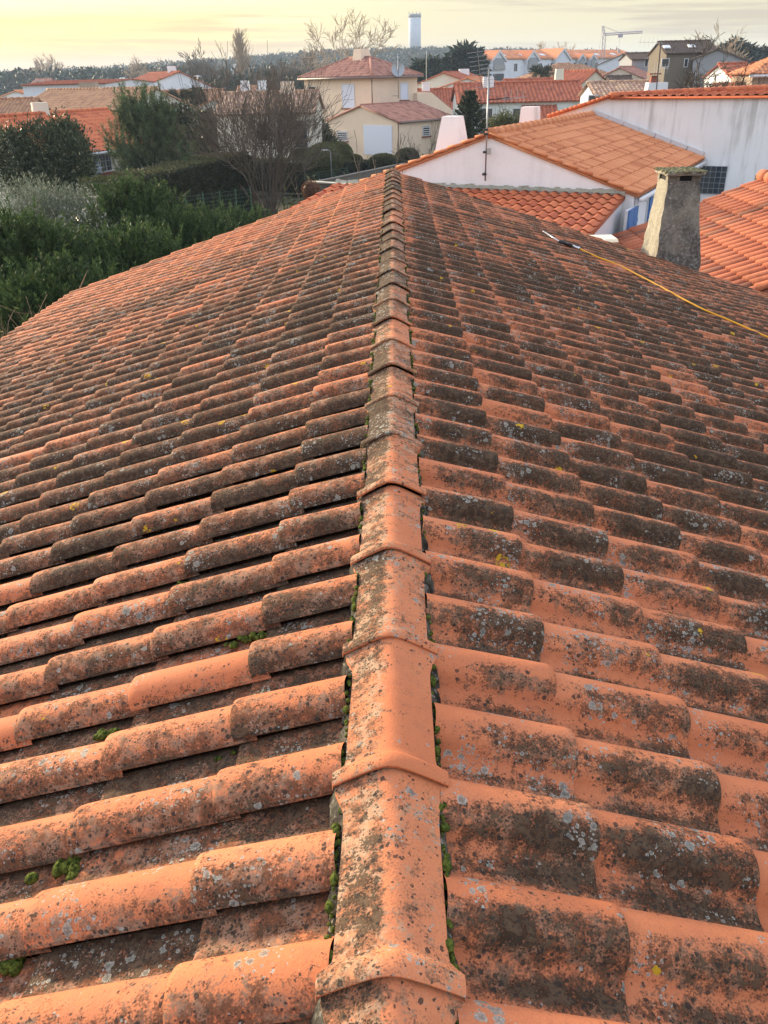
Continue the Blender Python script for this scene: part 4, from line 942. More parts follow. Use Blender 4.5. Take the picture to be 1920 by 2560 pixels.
# white apartments with balconied gables
ap = thing('apartment_block', 'long white apartment block with orange roof and pointed balcony gables', 'building')
A = at(1216, 152, 190); B = at(1600, 140, 225); u = nrm([B[0]-A[0], B[1]-A[1], 0]); v = np.array([u[1], -u[0], 0]); L = np.linalg.norm((B-A)[:2]); ze_ = A[2]+0.3
mb = MB(); c = [hi(A, 0), hi(B, 0)]; mb.prism([hi(A, 0), hi(B, 0), hi(B, ze_), hi(A, ze_)], -v*11); mb.build('wall', W_BLUEW, ap)
mb = MB(); dn = nrm(v*5.5-up*1.6); no = nrm(np.cross(u, dn)); no = no if no[2] > 0 else -no; T = hi(A, ze_)-v*5.5+up*1.75
mb.prism([T, T+u*L, T+u*L+dn*6.3, T+dn*5.9], -no*0.2, np.array([0.3, 0.5, 0.4, 0.3])); mb.prism([T, T+u*L, T+u*L-v*5.8-up*1.6, T-v*5.8-up*1.6], -up*0.2, np.array([0.3, 0.5, 0.4, 0.3])); slope(mb, T, u, dn, 5.8, L, no, 0.8, 0.8); mb.build('roof', T_ORANGE, ap, True)
for px0, px1, sty in ((1232, 1262, 1), (1318, 1346, 1), (1390, 1424, 0), (1448, 1460, 1), (1476, 1487, 1)):
    a = hitplane(px0, 150, hi(A, 0)+v*0.8, v); b = hitplane(px1, 150, hi(A, 0)+v*0.8, v); w_ = np.linalg.norm((b-a)[:2]); m_ = (a+b)/2
    pk = ze_+w_*0.36
    mb = MB(); mb.prism([hi(a, 0), hi(b, 0), hi(b, ze_), hi(m_, pk), hi(a, ze_)], -v*6); mb.build('gable_bay', W_BLUEW, ap)
    mb = MB()
    for p_, q_ in ((hi(a-u*0.4, ze_-0.15), hi(m_, pk+0.25)), (hi(m_, pk+0.25), hi(b+u*0.4, ze_-0.15))): mb.prism([p_+v*0.3, q_+v*0.3, q_+v*0.3-up*0.45, p_+v*0.3-up*0.45], -v*0.5)
    mb.build('gable_trim', M_FRAME, ap); mb = MB()
    for p_, q_ in ((hi(a-u*0.4, ze_-0.15), hi(m_, pk+0.25)), (hi(m_, pk+0.25), hi(b+u*0.4, ze_-0.15))): mb.prism([p_+v*0.25+up*0.03, q_+v*0.25+up*0.03, q_+v*0.25-up*0.1, p_+v*0.25-up*0.1], -v*6.5)
    mb.build('gable_roof', T_ORANGE, ap)
    if sty:
        for k, zz in enumerate((ze_-0.2, ze_-3.0, ze_-5.7)):
            q = hi(m_, zz-0.6)+v*0.05; mb = MB(); mb.box(q, (w_*0.86, 0.25, 1.9), [u, v, up]); o = mb.build('balcony', W_GREY if k == 0 else M_GLASS, ap)
            mb = MB(); mb.box(q+v*0.25-up*0.75, (w_*0.92, 0.12, 0.9), [u, v, up]); mb.build('balcony_rail', M_METAL, o)
for k in range(26):
    q = hi(A, 0)+u*(5+k*L/27); q[2] = ze_-1.6-(2.8 if k % 2 else 0)
    window(ap, q, v, 1.1, 1.5, 'glass', False)
for k in range(7): q = T+u*(L*(0.12+0.12*k))+dn*4.0+no*0.12; mb = MB(); mb.box(q, (1.4, 1.2, 0.1), [u, dn, no]); mb.build('skylight', M_WHITEP, ap)
# grey brown group on the right
h, R, u, v, L = G2('taupe_building', 'tall taupe building with a dark roof and two skylights', (1772, 102, 92), (1648, 106, 92), 3.0, 0.95, W_TAUPE, T_BROWN, group=HILL)
sg = facing(R, v); win_side(h, R, u, v, 3.0, sg, [(1663, 157, 0.75, 0.75), (1715, 157, 0.4, 0.75)], 'glass')
dn = nrm(v*sg*3.0-up*0.95); no = nrm(np.cross(u, dn)); no = no if no[2] > 0 else -no
for px, py in ((1667, 117), (1729, 115)): q = hitplane(px, py, R+no*0.1, no); mb = MB(); mb.box(q, (0.65, 0.75, 0.08), [u, dn, no]); mb.build('skylight', M_WHITEP, h)
h, R, u, v, L = G2('grey_house', 'pale grey house with a flat dark roof left of the tall taupe building', (1632, 132, 112), (1566, 134, 112), 3.0, 0.62, W_GREY, T_BROWN, group=HILL)
sg = facing(R, v); win_side(h, R, u, v, 3.0, sg, [(1616, 157, 0.45, 0.9)], 'glass')
h, R, u, v, L = G2('grey_house', 'grey gabled house behind the dark bare tree', (1795, 122, 86), (1808, 120, 100), 4.2, 1.5, W_GREY, T_BROWN, hw2=2.0, group=HILL)
G2('white_house', 'white gabled house behind the tower crane', (1556, 136, 165), (1600, 134, 180), 4.2, 1.5, W_BLUEW, T_BROWN, group=HILL)
G2('white_house', 'white wall with a red roof edge under the dark bare tree', (1800, 160, 74), (1862, 166, 74), 3.2, 0.9, W_WHITE, T_RED, group=HILL)
h, R, u, v, L = G2('bungalow', 'cream gable with brown tiles in front of the pale grey house', (1550, 168, 98), (1590, 166, 110), 3.6, 1.5, W_IVORY, T_PINK, group=HILL)
G2('bungalow', 'low dark brown roof with white edges behind the mottled roof', (1574, 190, 84), (1520, 191, 84), 3.0, 0.95, W_IVORY, T_BROWN, group=HILL)
h, R, u, v, L = G2('orange_roofed_house', 'wide orange roof with a beige raised pavilion at the right edge', (2000, 206, 60), (1790, 209, 60), 3.4, 0.85, W_WHITE, T_ORANGE, R=0.42, W=0.3, lod=1, group=HILL)
c = at(1925, 190, 60.5); mb = MB(); mb.box((c[0], c[1], c[2]-0.6), (3.6, 3.6, 1.9)); mb.build('pavilion_wall', W_BEIGE, h)
mb = MB(); zz = at(1870, 186, 58.5)[2]; hx = 2.15; E_ = [np.array([c[0]+sx*hx, c[1]+sy*hx, zz]) for sx, sy in ((-1, -1), (1, -1), (1, 1), (-1, 1))]; K = np.array([c[0], c[1], zz+1.0])
for i in range(4): hipplane(mb, E_[i], E_[(i+1) % 4], K, K)
o = mb.build('pavilion_roof', T_ORANGE, h, True); mb = MB(); mb.tube([E_[0]-up*0.1, E_[1]-up*0.1], 0.09, 6); mb.build('gutter', M_FRAME, o)
G2('bungalow', 'brown gabled house between the bare tree and the right pavilion', (1868, 157, 110), (1905, 155, 125), 3.6, 1.3, W_TAUPE, T_PINK, group=HILL)
h, R, u, v, L = G2('bungalow', 'small orange roofed white house below the far right pines', (1935, 147, 150), (1890, 148, 150), 4.0, 1.5, W_WHITE, T_ORANGE, group=HILL)

# --- water tower, crane, lamps
wt = thing('water_tower', 'tall pale cylindrical water tower on the wooded hill', 'water tower')
bt = at(1037, 125, 640); tp_ = at(1037, 35, 640); rad = 25/2050*640*1.06/2
mb = MB(); mb.tube([(bt[0], 640, 8), (bt[0], 640, tp_[2]-1)], rad, 40); mb.build('shaft', mat_wall('pale tower concrete', (0.50, 0.54, 0.60), 0.5, (0.33, 0.35, 0.38)), wt, True)
mb = MB(); mb.tube([(bt[0], 640, tp_[2]-2.0), (bt[0], 640, tp_[2])], rad*1.03, 40)
for k in range(10): a = 2*pi*k/10; mb.box((bt[0]+rad*cos(a), 640+rad*sin(a), tp_[2]+0.6), (0.22, 0.22, 1.3))
mb.build('crown_rim', W_GREY, wt, True)
cn = thing('tower_crane', 'slim pale tower crane with a level jib above the roofs', 'crane')
m0 = at(1506, 185, 200); m1 = at(1511, 86, 200); tpk = at(1507, 65, 200); j1 = at(1606, 80, 200); j0 = m1
def lattice(mb, p, q, w, n):
    p, q = np.asarray(p), np.asarray(q); d_ = nrm(q-p); a = nrm(np.cross(d_, (0.3, 1, 0.2))); b = np.cross(d_, a)
    for s1, s2 in ((1, 1), (1, -1), (-1, 1), (-1, -1)): mb.tube([p+(a*s1+b*s2)*w/2, q+(a*s1+b*s2)*w/2], 0.055, 4)
    for k in range(n):
        for s2 in (1, -1): s1 = 1 if k % 2 else -1; mb.tube([p+(q-p)*k/n+(a*s1+b*s2)*w/2, p+(q-p)*(k+1)/n+(-a*s1+b*s2)*w/2], 0.035, 3)
mb = MB(); lattice(mb, (m0[0], m0[1], 0), m1, 0.55, 22); lattice(mb, m1, tpk, 0.35, 5); mb.build('mast', M_CRANE, cn)
mb = MB(); lattice(mb, m1, j1, 0.36, 18); mb.build('jib', M_CRANE, cn)
mb = MB(); mb.tube([tpk, m1+(j1-m1)*0.45], 0.05, 3); mb.tube([tpk, (m0[0]-1.5, m0[1], m0[2])], 0.05, 3); q = m1+(j1-m1)*0.42; mb.tube([q, q-up*3], 0.04, 3); mb.box(q-up*3.2, (0.4, 0.4, 0.7)); mb.box(q-up*0.5, (1.0, 0.6, 0.5)); mb.build('cable', M_CRANE, cn)
def lamp(px, py, Y, lab, k=1.0):
    o = thing('street_lamp', lab, 'street lamp', 'street lamps'); t_ = at(px, py, Y)
    mb = MB(); mb.tube([(t_[0]+0.5*k, Y, 0), (t_[0]+0.5*k, Y, t_[2]-0.3*k), (t_[0]+0.35*k, Y, t_[2]), (t_[0], Y, t_[2]+0.05*k)], np.array([0.09, 0.07, 0.06, 0.05])*k, 6); mb.build('pole', M_METAL, o, True)
    mb = MB(); mb.box((t_[0]-0.3*k, Y, t_[2]+0.05*k), (0.9*k, 0.35*k, 0.16*k), taper=(0.7, 0.7)); mb.build('lamp_head', M_WHITEP, o)
lamp(299, 199, 140, 'street lamp nearest the end of the flat white hall'); lamp(311, 196, 140, 'street lamp between two others by the white hall'); lamp(331, 199, 135, 'street lamp next to the plain red roofed house')
lamp(497, 191, 130, 'street lamp just left of the bare tree crown'); lamp(817, 376, 52, 'curved garden lamp over the clipped round bush', 0.42)

# ------------------------------------------------------------------ vegetation
def unit(n):
    v = rng.normal(0, 1, (n, 3)); return v/np.linalg.norm(v, axis=1)[:, None]
def leaves(mb, base, axis, length, width, bright=None):
    """diamond leaves: base points, unit axes, lengths, widths"""
    n = len(base); axis = axis/np.linalg.norm(axis, axis=1)[:, None]
    side = np.cross(axis, unit(n)); side /= np.linalg.norm(side, axis=1)[:, None]+1e-9
    L = np.broadcast_to(length, (n,))[:, None]; Wd = np.broadcast_to(width, (n,))[:, None]
    nor = np.cross(axis, side)
    V = np.stack([base, base+axis*L*0.45+side*Wd/2+nor*L*0.06, base+axis*L, base+axis*L*0.45-side*Wd/2+nor*L*0.06], 1)
    r = rng.random(n) if bright is None else bright; r2 = rng.random(n)
    a = np.zeros((n, 4, 4)); a[:, :, 0] = 0.5; a[:, :, 1] = 0.5; a[:, :, 2] = np.asarray(r)[:, None]; a[:, :, 3] = r2[:, None]
    mb.add(V.reshape(-1, 3), np.arange(4*n).reshape(n, 4), a.reshape(-1, 4))
def trunk(mb, p, q, r0, r1, n=7, bend=0.05):
    p, q = np.asarray(p, float), np.asarray(q, float); k = 6; pts = [p+(q-p)*i/k for i in range(k+1)]; L = np.linalg.norm(q-p)
    pts = [pt+(rng.normal(0, bend*L/4, 3) if 0 < i < k else 0) for i, pt in enumerate(pts)]
    mb.tube(pts, np.linspace(r0, r1, k+1), n)
def sprays(mb, c, r, n, per, length, leaf, wid, up_=0.8, top=1.0, zmin=-0.5, out=0.75):
    """feathery plumes over an ellipsoid crown"""
    d_ = unit(int(n*1.6)); d_ = d_[d_[:, 2] > zmin][:n]; n = len(d_)
    lump = 0.80+0.32*rng.random(n)
    base = np.asarray(c)+d_*np.asarray(r)*lump[:, None]
    ax = d_*out+np.array([0, 0, up_])+rng.normal(0, 0.25, (n, 3)); ax /= np.linalg.norm(ax, axis=1)[:, None]
    l = length*(0.6+0.8*rng.random(n)); br = rng.random(n)
    t_ = rng.random((n, per)); P = base[:, None, :]+ax[:, None, :]*(t_*l[:, None])[:, :, None]
    a2 = ax[:, None, :]*0.9+rng.normal(0, 0.42, (n, per, 3)); lf = leaf*(1.1-0.5*t_)*(0.7+0.6*rng.random((n, per)))
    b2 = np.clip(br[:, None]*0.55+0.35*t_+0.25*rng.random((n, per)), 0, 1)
    leaves(mb, P.reshape(-1, 3), a2.reshape(-1, 3), lf.ravel(), wid*(0.7+0.6*rng.random(n*per)), b2.ravel())
def ground_at(x, y): return float(ground_z(x, y))
def cypress(lab, px, py, Y, rx, h, group=None, name='cypress_shrub', lobes=3, n=700):
    p = at(px, py, Y); b = np.array([p[0], p[1], p[2]-h])
    t_ = thing(name, lab, 'shrub', group)
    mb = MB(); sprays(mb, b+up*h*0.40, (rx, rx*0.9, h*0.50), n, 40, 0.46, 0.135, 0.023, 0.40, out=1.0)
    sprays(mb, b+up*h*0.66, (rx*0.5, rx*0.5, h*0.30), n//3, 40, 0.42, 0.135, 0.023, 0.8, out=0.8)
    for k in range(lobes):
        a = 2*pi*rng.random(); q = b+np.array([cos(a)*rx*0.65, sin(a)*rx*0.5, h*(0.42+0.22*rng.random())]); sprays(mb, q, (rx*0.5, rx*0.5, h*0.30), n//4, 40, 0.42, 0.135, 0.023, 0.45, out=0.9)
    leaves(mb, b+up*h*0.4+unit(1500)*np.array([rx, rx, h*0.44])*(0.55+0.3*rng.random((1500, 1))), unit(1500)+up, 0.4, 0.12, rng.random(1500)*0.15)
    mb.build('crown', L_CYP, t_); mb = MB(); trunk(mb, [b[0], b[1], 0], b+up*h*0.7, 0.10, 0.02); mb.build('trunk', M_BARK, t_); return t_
GC_ = 'evergreen bushes along the eave'
cypress('tallest feathery cypress bush, rising in the middle of the left garden', 322, 468, 21.5, 1.25, 4.0, GC_, lobes=5, n=900)
cypress('broad green cypress bush at the left edge just past the eave', 40, 555, 16.0, 1.5, 3.6, GC_, lobes=5, n=1000)
cypress('rounded cypress bush between the left one and the tallest', 190, 615, 16.8, 1.25, 3.0, GC_, lobes=4, n=800)
cypress('low cypress bush leaning right of the tallest one', 440, 545, 20.5, 1.15, 2.9, GC_, n=700)
cypress('short bright cypress bush behind the cut back shrub', 495, 548, 24.0, 0.95, 2.6, GC_, n=550)
cypress('small cypress bush below the wire fence', 565, 540, 26.5, 0.85, 2.5, GC_, n=500)
cypress('last small cypress bush near the foot of the big bare tree', 640, 540, 29.0, 0.85, 2.3, GC_, n=450)
cypress('dark cypress bush in the shade below the roof corner', 150, 690, 14.0, 1.3, 2.6, GC_, n=800)
cypress('dark low cypress bush hugging the eave', 330, 600, 17.0, 1.3, 2.6, GC_, n=800)
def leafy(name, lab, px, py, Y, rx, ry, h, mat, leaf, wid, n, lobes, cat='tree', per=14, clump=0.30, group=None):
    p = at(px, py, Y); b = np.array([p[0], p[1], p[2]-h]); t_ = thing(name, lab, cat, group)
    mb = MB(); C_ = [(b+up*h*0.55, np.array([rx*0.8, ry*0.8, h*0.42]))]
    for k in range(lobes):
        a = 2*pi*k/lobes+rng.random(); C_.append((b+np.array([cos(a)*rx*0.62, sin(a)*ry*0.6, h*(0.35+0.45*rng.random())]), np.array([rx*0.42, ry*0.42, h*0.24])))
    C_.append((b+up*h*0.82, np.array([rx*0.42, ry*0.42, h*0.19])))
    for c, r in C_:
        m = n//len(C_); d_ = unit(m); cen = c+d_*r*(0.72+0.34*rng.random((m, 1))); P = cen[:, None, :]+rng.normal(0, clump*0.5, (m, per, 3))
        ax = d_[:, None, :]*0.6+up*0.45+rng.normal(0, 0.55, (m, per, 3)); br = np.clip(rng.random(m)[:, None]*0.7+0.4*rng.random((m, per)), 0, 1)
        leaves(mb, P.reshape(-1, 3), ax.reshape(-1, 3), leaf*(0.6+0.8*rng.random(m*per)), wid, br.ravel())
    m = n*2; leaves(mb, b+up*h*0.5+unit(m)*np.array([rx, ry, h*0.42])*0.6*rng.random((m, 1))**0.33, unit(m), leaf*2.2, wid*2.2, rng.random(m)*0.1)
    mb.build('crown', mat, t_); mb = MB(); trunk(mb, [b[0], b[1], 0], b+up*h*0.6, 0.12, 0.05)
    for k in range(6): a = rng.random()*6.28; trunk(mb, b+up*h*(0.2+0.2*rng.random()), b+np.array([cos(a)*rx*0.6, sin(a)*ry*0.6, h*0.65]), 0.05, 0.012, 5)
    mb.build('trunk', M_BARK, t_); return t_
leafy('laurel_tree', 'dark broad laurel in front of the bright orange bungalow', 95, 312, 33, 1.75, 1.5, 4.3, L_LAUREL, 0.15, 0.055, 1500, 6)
leafy('grey_shrub', 'silvery grey green shrub at the left edge below the laurel', 50, 455, 24, 1.5, 1.2, 3.3, L_OLIVE, 0.10, 0.022, 1100, 5, 'shrub')
leafy('grey_shrub', 'smaller silvery shrub beside the low block wall', 150, 478, 24.5, 0.95, 0.9, 2.7, L_OLIVE, 0.10, 0.022, 700, 4, 'shrub')
leafy('glossy_shrub', 'shrub with shiny leaves in front of the low block wall', 215, 545, 20.5, 1.15, 0.9, 2.6, L_GLOSS, 0.10, 0.045, 700, 4, 'shrub')
leafy('magnolia', 'dark leafy tree peeping over the right of the pine', 435, 262, 47, 0.95, 0.9, 4.6, L_LAUREL, 0.20, 0.09, 420, 4)
leafy('ivy_shrub', 'dark upright shrub against the left corner of the cream garage', 803, 315, 63, 1.1, 0.9, 3.9, L_LAUREL, 0.22, 0.10, 500, 4, 'shrub')
leafy('green_shrub', 'pale green bush in front of the long red house', 1268, 289, 50, 1.0, 0.8, 2.4, L_TOPI, 0.14, 0.05, 500, 4, 'shrub')
# pine
def pine():
    t_ = thing('pine_tree', 'bushy young pine standing before the pale grey gable', 'tree'); p = at(352, 248, 40); b = np.array([p[0], p[1], p[2]-5.0]); mb = MB(); mt = MB()
    trunk(mt, [b[0], b[1], 0], b+up*3.2, 0.15, 0.05)
    br = []
    for k in range(46):
        f = rng.random(); z = 0.9+3.5*f; a = rng.random()*2*pi; R_ = (2.25*(1-0.55*f))*(0.55+0.5*rng.random()); q = b+np.array([cos(a)*R_, sin(a)*R_*0.9, z+0.5+0.35*rng.random()])
        trunk(mt, b+np.array([0, 0, z*0.72]), q, 0.05, 0.015, 5, 0.1); br.append((q, b+np.array([0, 0, z*0.72])))
    br += [(b+np.array([dx, dy, zz]), b+up*2.8) for dx, dy, zz in ((-0.75, 0, 4.75), (0.15, 0, 5.0), (0.5, 0.2, 4.3), (-1.2, 0.2, 4.0), (-0.3, -0.4, 4.3), (1.2, 0, 4.0))]
    for q, s_ in br:
        d_ = nrm(q-s_)
        for j in range(13):
            c = q-d_*rng.random()*0.9+rng.normal(0, 0.24, 3); n = 70; ax = nrm(d_*0.35+up*0.9+rng.normal(0, 0.2, 3)); t0 = rng.random(n)
            P = c+ax*(t0*0.5)[:, None]; A_ = ax*0.75+rng.normal(0, 0.55, (n, 3)); leaves(mb, P, A_, 0.20, 0.020, np.clip(t0*0.6+rng.random(n)*0.4, 0, 1))
    mb.build('crown', L_PINE, t_); mt.build('trunk', M_BARK, t_)
pine()
# bare trees
def branch(mb, p, d_, L, r, lev, spread, upb, seg=3, minr=0.004, kids=3, twig=True):
    pts = [np.array(p, float)]; dd = nrm(d_)
    for k in range(seg): dd = nrm(dd+rng.normal(0, 0.13, 3)+up*upb); pts.append(pts[-1]+dd*L/seg)
    mb.tube(pts, np.linspace(r, max(r*0.45, minr), seg+1), 5 if r > 0.03 else 3, False)
    if lev == 0: return
    for k in range(kids+(rng.random() < 0.5)):
        f = 0.3+0.7*rng.random(); i = min(int(f*seg), seg-1); q = pts[i]+(pts[i+1]-pts[i])*(f*seg-i)
        nd = nrm(dd+rng.normal(0, spread, 3)); branch(mb, q, nd, L*(0.5+0.3*rng.random()), max(r*(0.42+0.15*rng.random()), minr), lev-1, spread, upb, seg, minr, kids)
def bare(name, lab, px, py, Y, h, mat, nst=1, r=0.12, lev=4, spread=0.5, upb=0.10, lean=0.25, zb=None, fan=0.35, group=None, cat='tree', minr=0.006, kids=3, ntk=0.35):
    p = at(px, py, Y); z0_ = ground_at(p[0], p[1]) if zb is None else zb; b = np.array([p[0], p[1], z0_]); t_ = thing(name, lab, cat, group)
    mt = MB(); mb = MB()
    if nst == 1:
        tp = b+up*h*ntk; trunk(mt, b, tp, r, r*0.7, 8, 0.03)
        for k in range(6):
            a = 2*pi*k/6+rng.random(); branch(mb, tp-up*0.1*h*rng.random(), nrm(np.array([cos(a)*fan*2, sin(a)*fan*2, 1.0])), h*0.42*(0.8+0.4*rng.random()), r*0.5, lev-1, spread, upb, 3, minr, kids)
    else:
        for k in range(nst):
            a = 2*pi*rng.random(); s_ = fan*sqrt(rng.random()); dd = nrm(np.array([cos(a)*s_, sin(a)*s_, 1.0])); q = b+np.array([cos(a)*0.35*rng.random(), sin(a)*0.35*rng.random(), 0])
            trunk(mt, q, q+dd*h*0.25, r*(0.5+0.5*rng.random()), r*0.4, 6, 0.05); branch(mb, q+dd*h*0.24, dd, h*(0.55+0.25*rng.random()), r*0.42, lev-1, spread, upb, 4, minr, kids)
    mt.build('trunk', mat, t_, True); mb.build('branches', mat, t_); return t_
bare('bare_tree', 'big many stemmed bare tree in front of the pinkish house', 668, 520, 42, 3.9, M_TWIG, 58, 0.06, 4, 0.29, 0.045, fan=0.64, minr=0.0088, kids=3)
bare('bare_tree', 'tall pale bare tree lit against the sky above the cream house roof', 868, 150, 150, 12.0, M_PALEBARK, 1, 0.28, 5, 0.46, 0.07, fan=0.38, minr=0.03, ntk=0.42)
bare('bare_tree', 'dark spreading bare tree before the taupe building', 1772, 240, 52, 4.9, M_BARK, 1, 0.20, 5, 0.46, 0.03, fan=0.50, minr=0.013, ntk=0.62)
bare('bare_shrub', 'brown bare shrub between the white chimney and the dark bare tree', 1680, 245, 56, 2.9, M_BARK, 9, 0.07, 4, 0.4, 0.05, fan=0.4, minr=0.012)
bare('bare_shrub', 'thin brown shrub under the dark bare tree', 1728, 240, 60, 3.6, M_TWIG, 9, 0.06, 4, 0.4, 0.05, fan=0.5, minr=0.012)
bare('bare_shrub', 'leafless grey climber before the long red house wall', 1255, 300, 62, 2.7, M_TWIG, 7, 0.05, 4, 0.45, 0.04, fan=0.6, minr=0.010)
bare('bare_shrub', 'leafless bush at the right corner of the cream garage', 1062, 395, 56, 2.3, M_TWIG, 10, 0.04, 3, 0.35, 0.06, fan=0.55, minr=0.008)
bare('bare_sapling', 'thin forked sapling rising left of the ridge end', 862, 480, 19, 3.0, M_TWIG, 3, 0.04, 4, 0.35, 0.08, fan=0.30, minr=0.006, kids=2)
bare('bare_sapling', 'sapling of dark twigs against the white gable by the ridge end', 1030, 470, 17.5, 2.75, M_BARK, 3, 0.03, 4, 0.40, 0.06, fan=0.16, minr=0.005, kids=2)
bare('dry_shrub', 'brown dried shrub at the left corner below the cypresses', 38, 850, 12.6, 2.15, M_DRY, 60, 0.02, 3, 0.60, 0.03, fan=0.75, minr=0.004, cat='shrub')
bare('dry_shrub', 'second dried shrub hard against the eave', 112, 800, 13.2, 1.8, M_DRY, 44, 0.02, 3, 0.60, 0.03, fan=0.75, minr=0.004, cat='shrub')
bare('pruned_shrub', 'pruned shrub with stiff bare stems poking over the eave', 500, 620, 18.5, 2.35, M_DRY, 14, 0.018, 2, 0.3, 0.05, fan=0.7, minr=0.006, cat='shrub')
p = at(603, 150, 210); t_ = thing('poplar', 'narrow bare poplar above the tree line left of the hill', 'tree'); mt = MB(); mb = MB(); zt_ = at(599, 98, 210)[2]; trunk(mt, (p[0], 210, 0), (p[0], 210, zt_), 0.3, 0.06)
for k in range(70): z_ = zt_*(0.15+0.8*rng.random()); a = rng.random()*6.28; branch(mb, (p[0], 210, z_), (cos(a)*0.3, sin(a)*0.3, 1), 3.6*(1.15-z_/zt_)+1.0, 0.07, 2, 0.2, 0.15, 2, 0.03, 3)
mt.build('trunk', M_PALEBARK, t_); mb.build('branches', M_PALEBARK, t_)
for (px, Y, h_, lab, mt_) in ((520, 190, 11, 'brown bare tree in the wood left of the white block', M_TWIG), (505, 175, 9.0, 'bare tree near the street lamp left of the wood', M_TWIG), (672, 150, 9.5, 'brown bare tree behind the pinkish house chimney', M_TWIG), (745, 175, 11, 'bare tree in the wood left of the pale tall one', M_TWIG),
                              (800, 200, 13, 'reddish bare tree just left of the tall pale one', M_PALEBARK), (1010, 165, 9.5, 'round brown bare tree below the water tower', M_TWIG), (575, 165, 9, 'bushy bare tree below the poplar', M_TWIG), (700, 200, 11, 'bare tree on the flank of the wooded hill', M_TWIG), (360, 230, 12, 'thin bare tree over the plain red roofed house', M_PALEBARK), (395, 230, 12, 'round topped bare tree right of that thin one', M_TWIG), (1365, 240, 13, 'faint round bare tree above the apartments', M_PALEBARK), (1775, 130, 11.5, 'pale bare tree showing above the taupe building', M_PALEBARK), (130, 300, 14, 'faint bare crown above the left tree line', M_PALEBARK)):
    bare('bare_tree', lab, px, 230, Y, h_*0.85, mt_, 1, 0.22, 5, 0.42, 0.07, fan=0.36, minr=0.035*Y/170, group='bare trees in the distance', ntk=0.25)
# monkey puzzle tree
t_ = thing('monkey_puzzle_tree', 'monkey puzzle tree with stiff dark whorls beside the aerial mast', 'tree'); top_ = at(1175, 226, 46); mt = MB(); mb = MB(); trunk(mt, (top_[0], 46, 0), top_, 0.14, 0.04, 7, 0.01)
for k in range(15):
    f = k/14; z_ = top_[2]-0.1-3.3*f; Rr = 0.22+1.1*min(1, f*1.5)
    for j in range(9):
        a = 2*pi*j/9+k*0.7+rng.normal(0, 0.12); d_ = np.array([cos(a), sin(a), 0]); pts = [np.array([top_[0], 46, z_]), np.array([top_[0], 46, z_])+d_*Rr*0.55-up*0.12, np.array([top_[0], 46, z_])+d_*Rr*(0.9+0.15*rng.random())+up*0.22*Rr]
        mt.tube(pts, [0.03, 0.025, 0.015], 4); n = int(60+50*Rr); s_ = rng.random(n); P = np.array([pts[0]+(pts[1]-pts[0])*x*2 if x < 0.5 else pts[1]+(pts[2]-pts[1])*(x*2-1) for x in s_]); leaves(mb, P, d_*0.6+rng.normal(0, 0.55, (n, 3))+up*0.2, 0.15, 0.06)
mb.build('crown', L_ARAU, t_); mt.build('trunk', M_BARK, t_)
# dark conifers and pines far off
def conifer(lab, px, py, Y, r, h, mat=L_DARK, n=380, group='dark conifers', shape=1.0):
    p = at(px, py, Y); b = np.array([p[0], p[1], p[2]-h]); t_ = thing('conifer', lab, 'tree', group); mb = MB(); f = rng.random(n)**0.8; a = rng.random(n)*2*pi; R_ = r*(1-f**shape*0.93)*(0.6+0.5*rng.random(n))
    P = b+np.stack([cos_(a)*R_, sin_(a)*R_, f*h], 1); s = h*0.075
    P2 = np.repeat(P, 6, 0)+rng.normal(0, s*0.5, (n*6, 3)); leaves(mb, P2, np.repeat(np.stack([cos_(a), sin_(a), 0*a+0.2], 1), 6, 0)+rng.normal(0, 0.5, (n*6, 3)), s*1.7, s*0.6); mb.build('crown', mat, t_)
    mb = MB(); trunk(mb, [b[0], b[1], min(0, b[2])], b+up*h*0.9, h*0.025, 0.03); mb.build('trunk', M_BARK, t_)
cos_, sin_ = np.cos, np.sin
conifer('tallest dark conifer behind the pink roofed white gable', 1163, 130, 150, 5.2, 12.5); conifer('dark conifer left of the tallest conifer', 1128, 150, 150, 4.0, 10.5); conifer('dark conifer right of the tallest conifer', 1190, 143, 155, 3.8, 11); conifer('small dark conifer behind the squat white chimney', 1048, 162, 140, 2.6, 8.5); conifer('dark conifer in the mid distance below the water tower', 1078, 155, 145, 3.0, 9)
conifer('slim dark cypress column by the small palm', 492, 229, 88, 0.55, 4.2, group=None, shape=2.5); conifer('dark clipped conifer block left of the pinkish house', 500, 292, 57, 1.1, 4.6, L_HEDGE, 600, None, 4.0); conifer('dark clipped conifer column touching the pinkish house', 528, 296, 57.5, 0.9, 4.4, L_HEDGE, 500, None, 4.0)
conifer('umbrella pine rising right of the taupe building', 1838, 113, 150, 5.0, 8.5, L_FOREST, 500, 'pines on the right', 4.0); conifer('second pine right of the umbrella pine', 1868, 122, 155, 4.5, 8, L_FOREST, 450, 'pines on the right', 4.0); conifer('farthest right pine at the picture edge', 1905, 125, 160, 5.5, 8.5, L_FOREST, 500, 'pines on the right', 4.0); conifer('dark round pine over the end of the apartments', 1420, 131, 280, 5.0, 9, L_FOREST, 400, 'pines on the right', 4.0); conifer('low dark pine left of the crane', 1470, 131, 260, 6.0, 8, L_FOREST, 400, 'pines on the right', 4.0); conifer('dark pine showing beside the white gabled house behind the crane', 1535, 131, 260, 5.0, 8, L_FOREST, 400, 'pines on the right', 4.0)
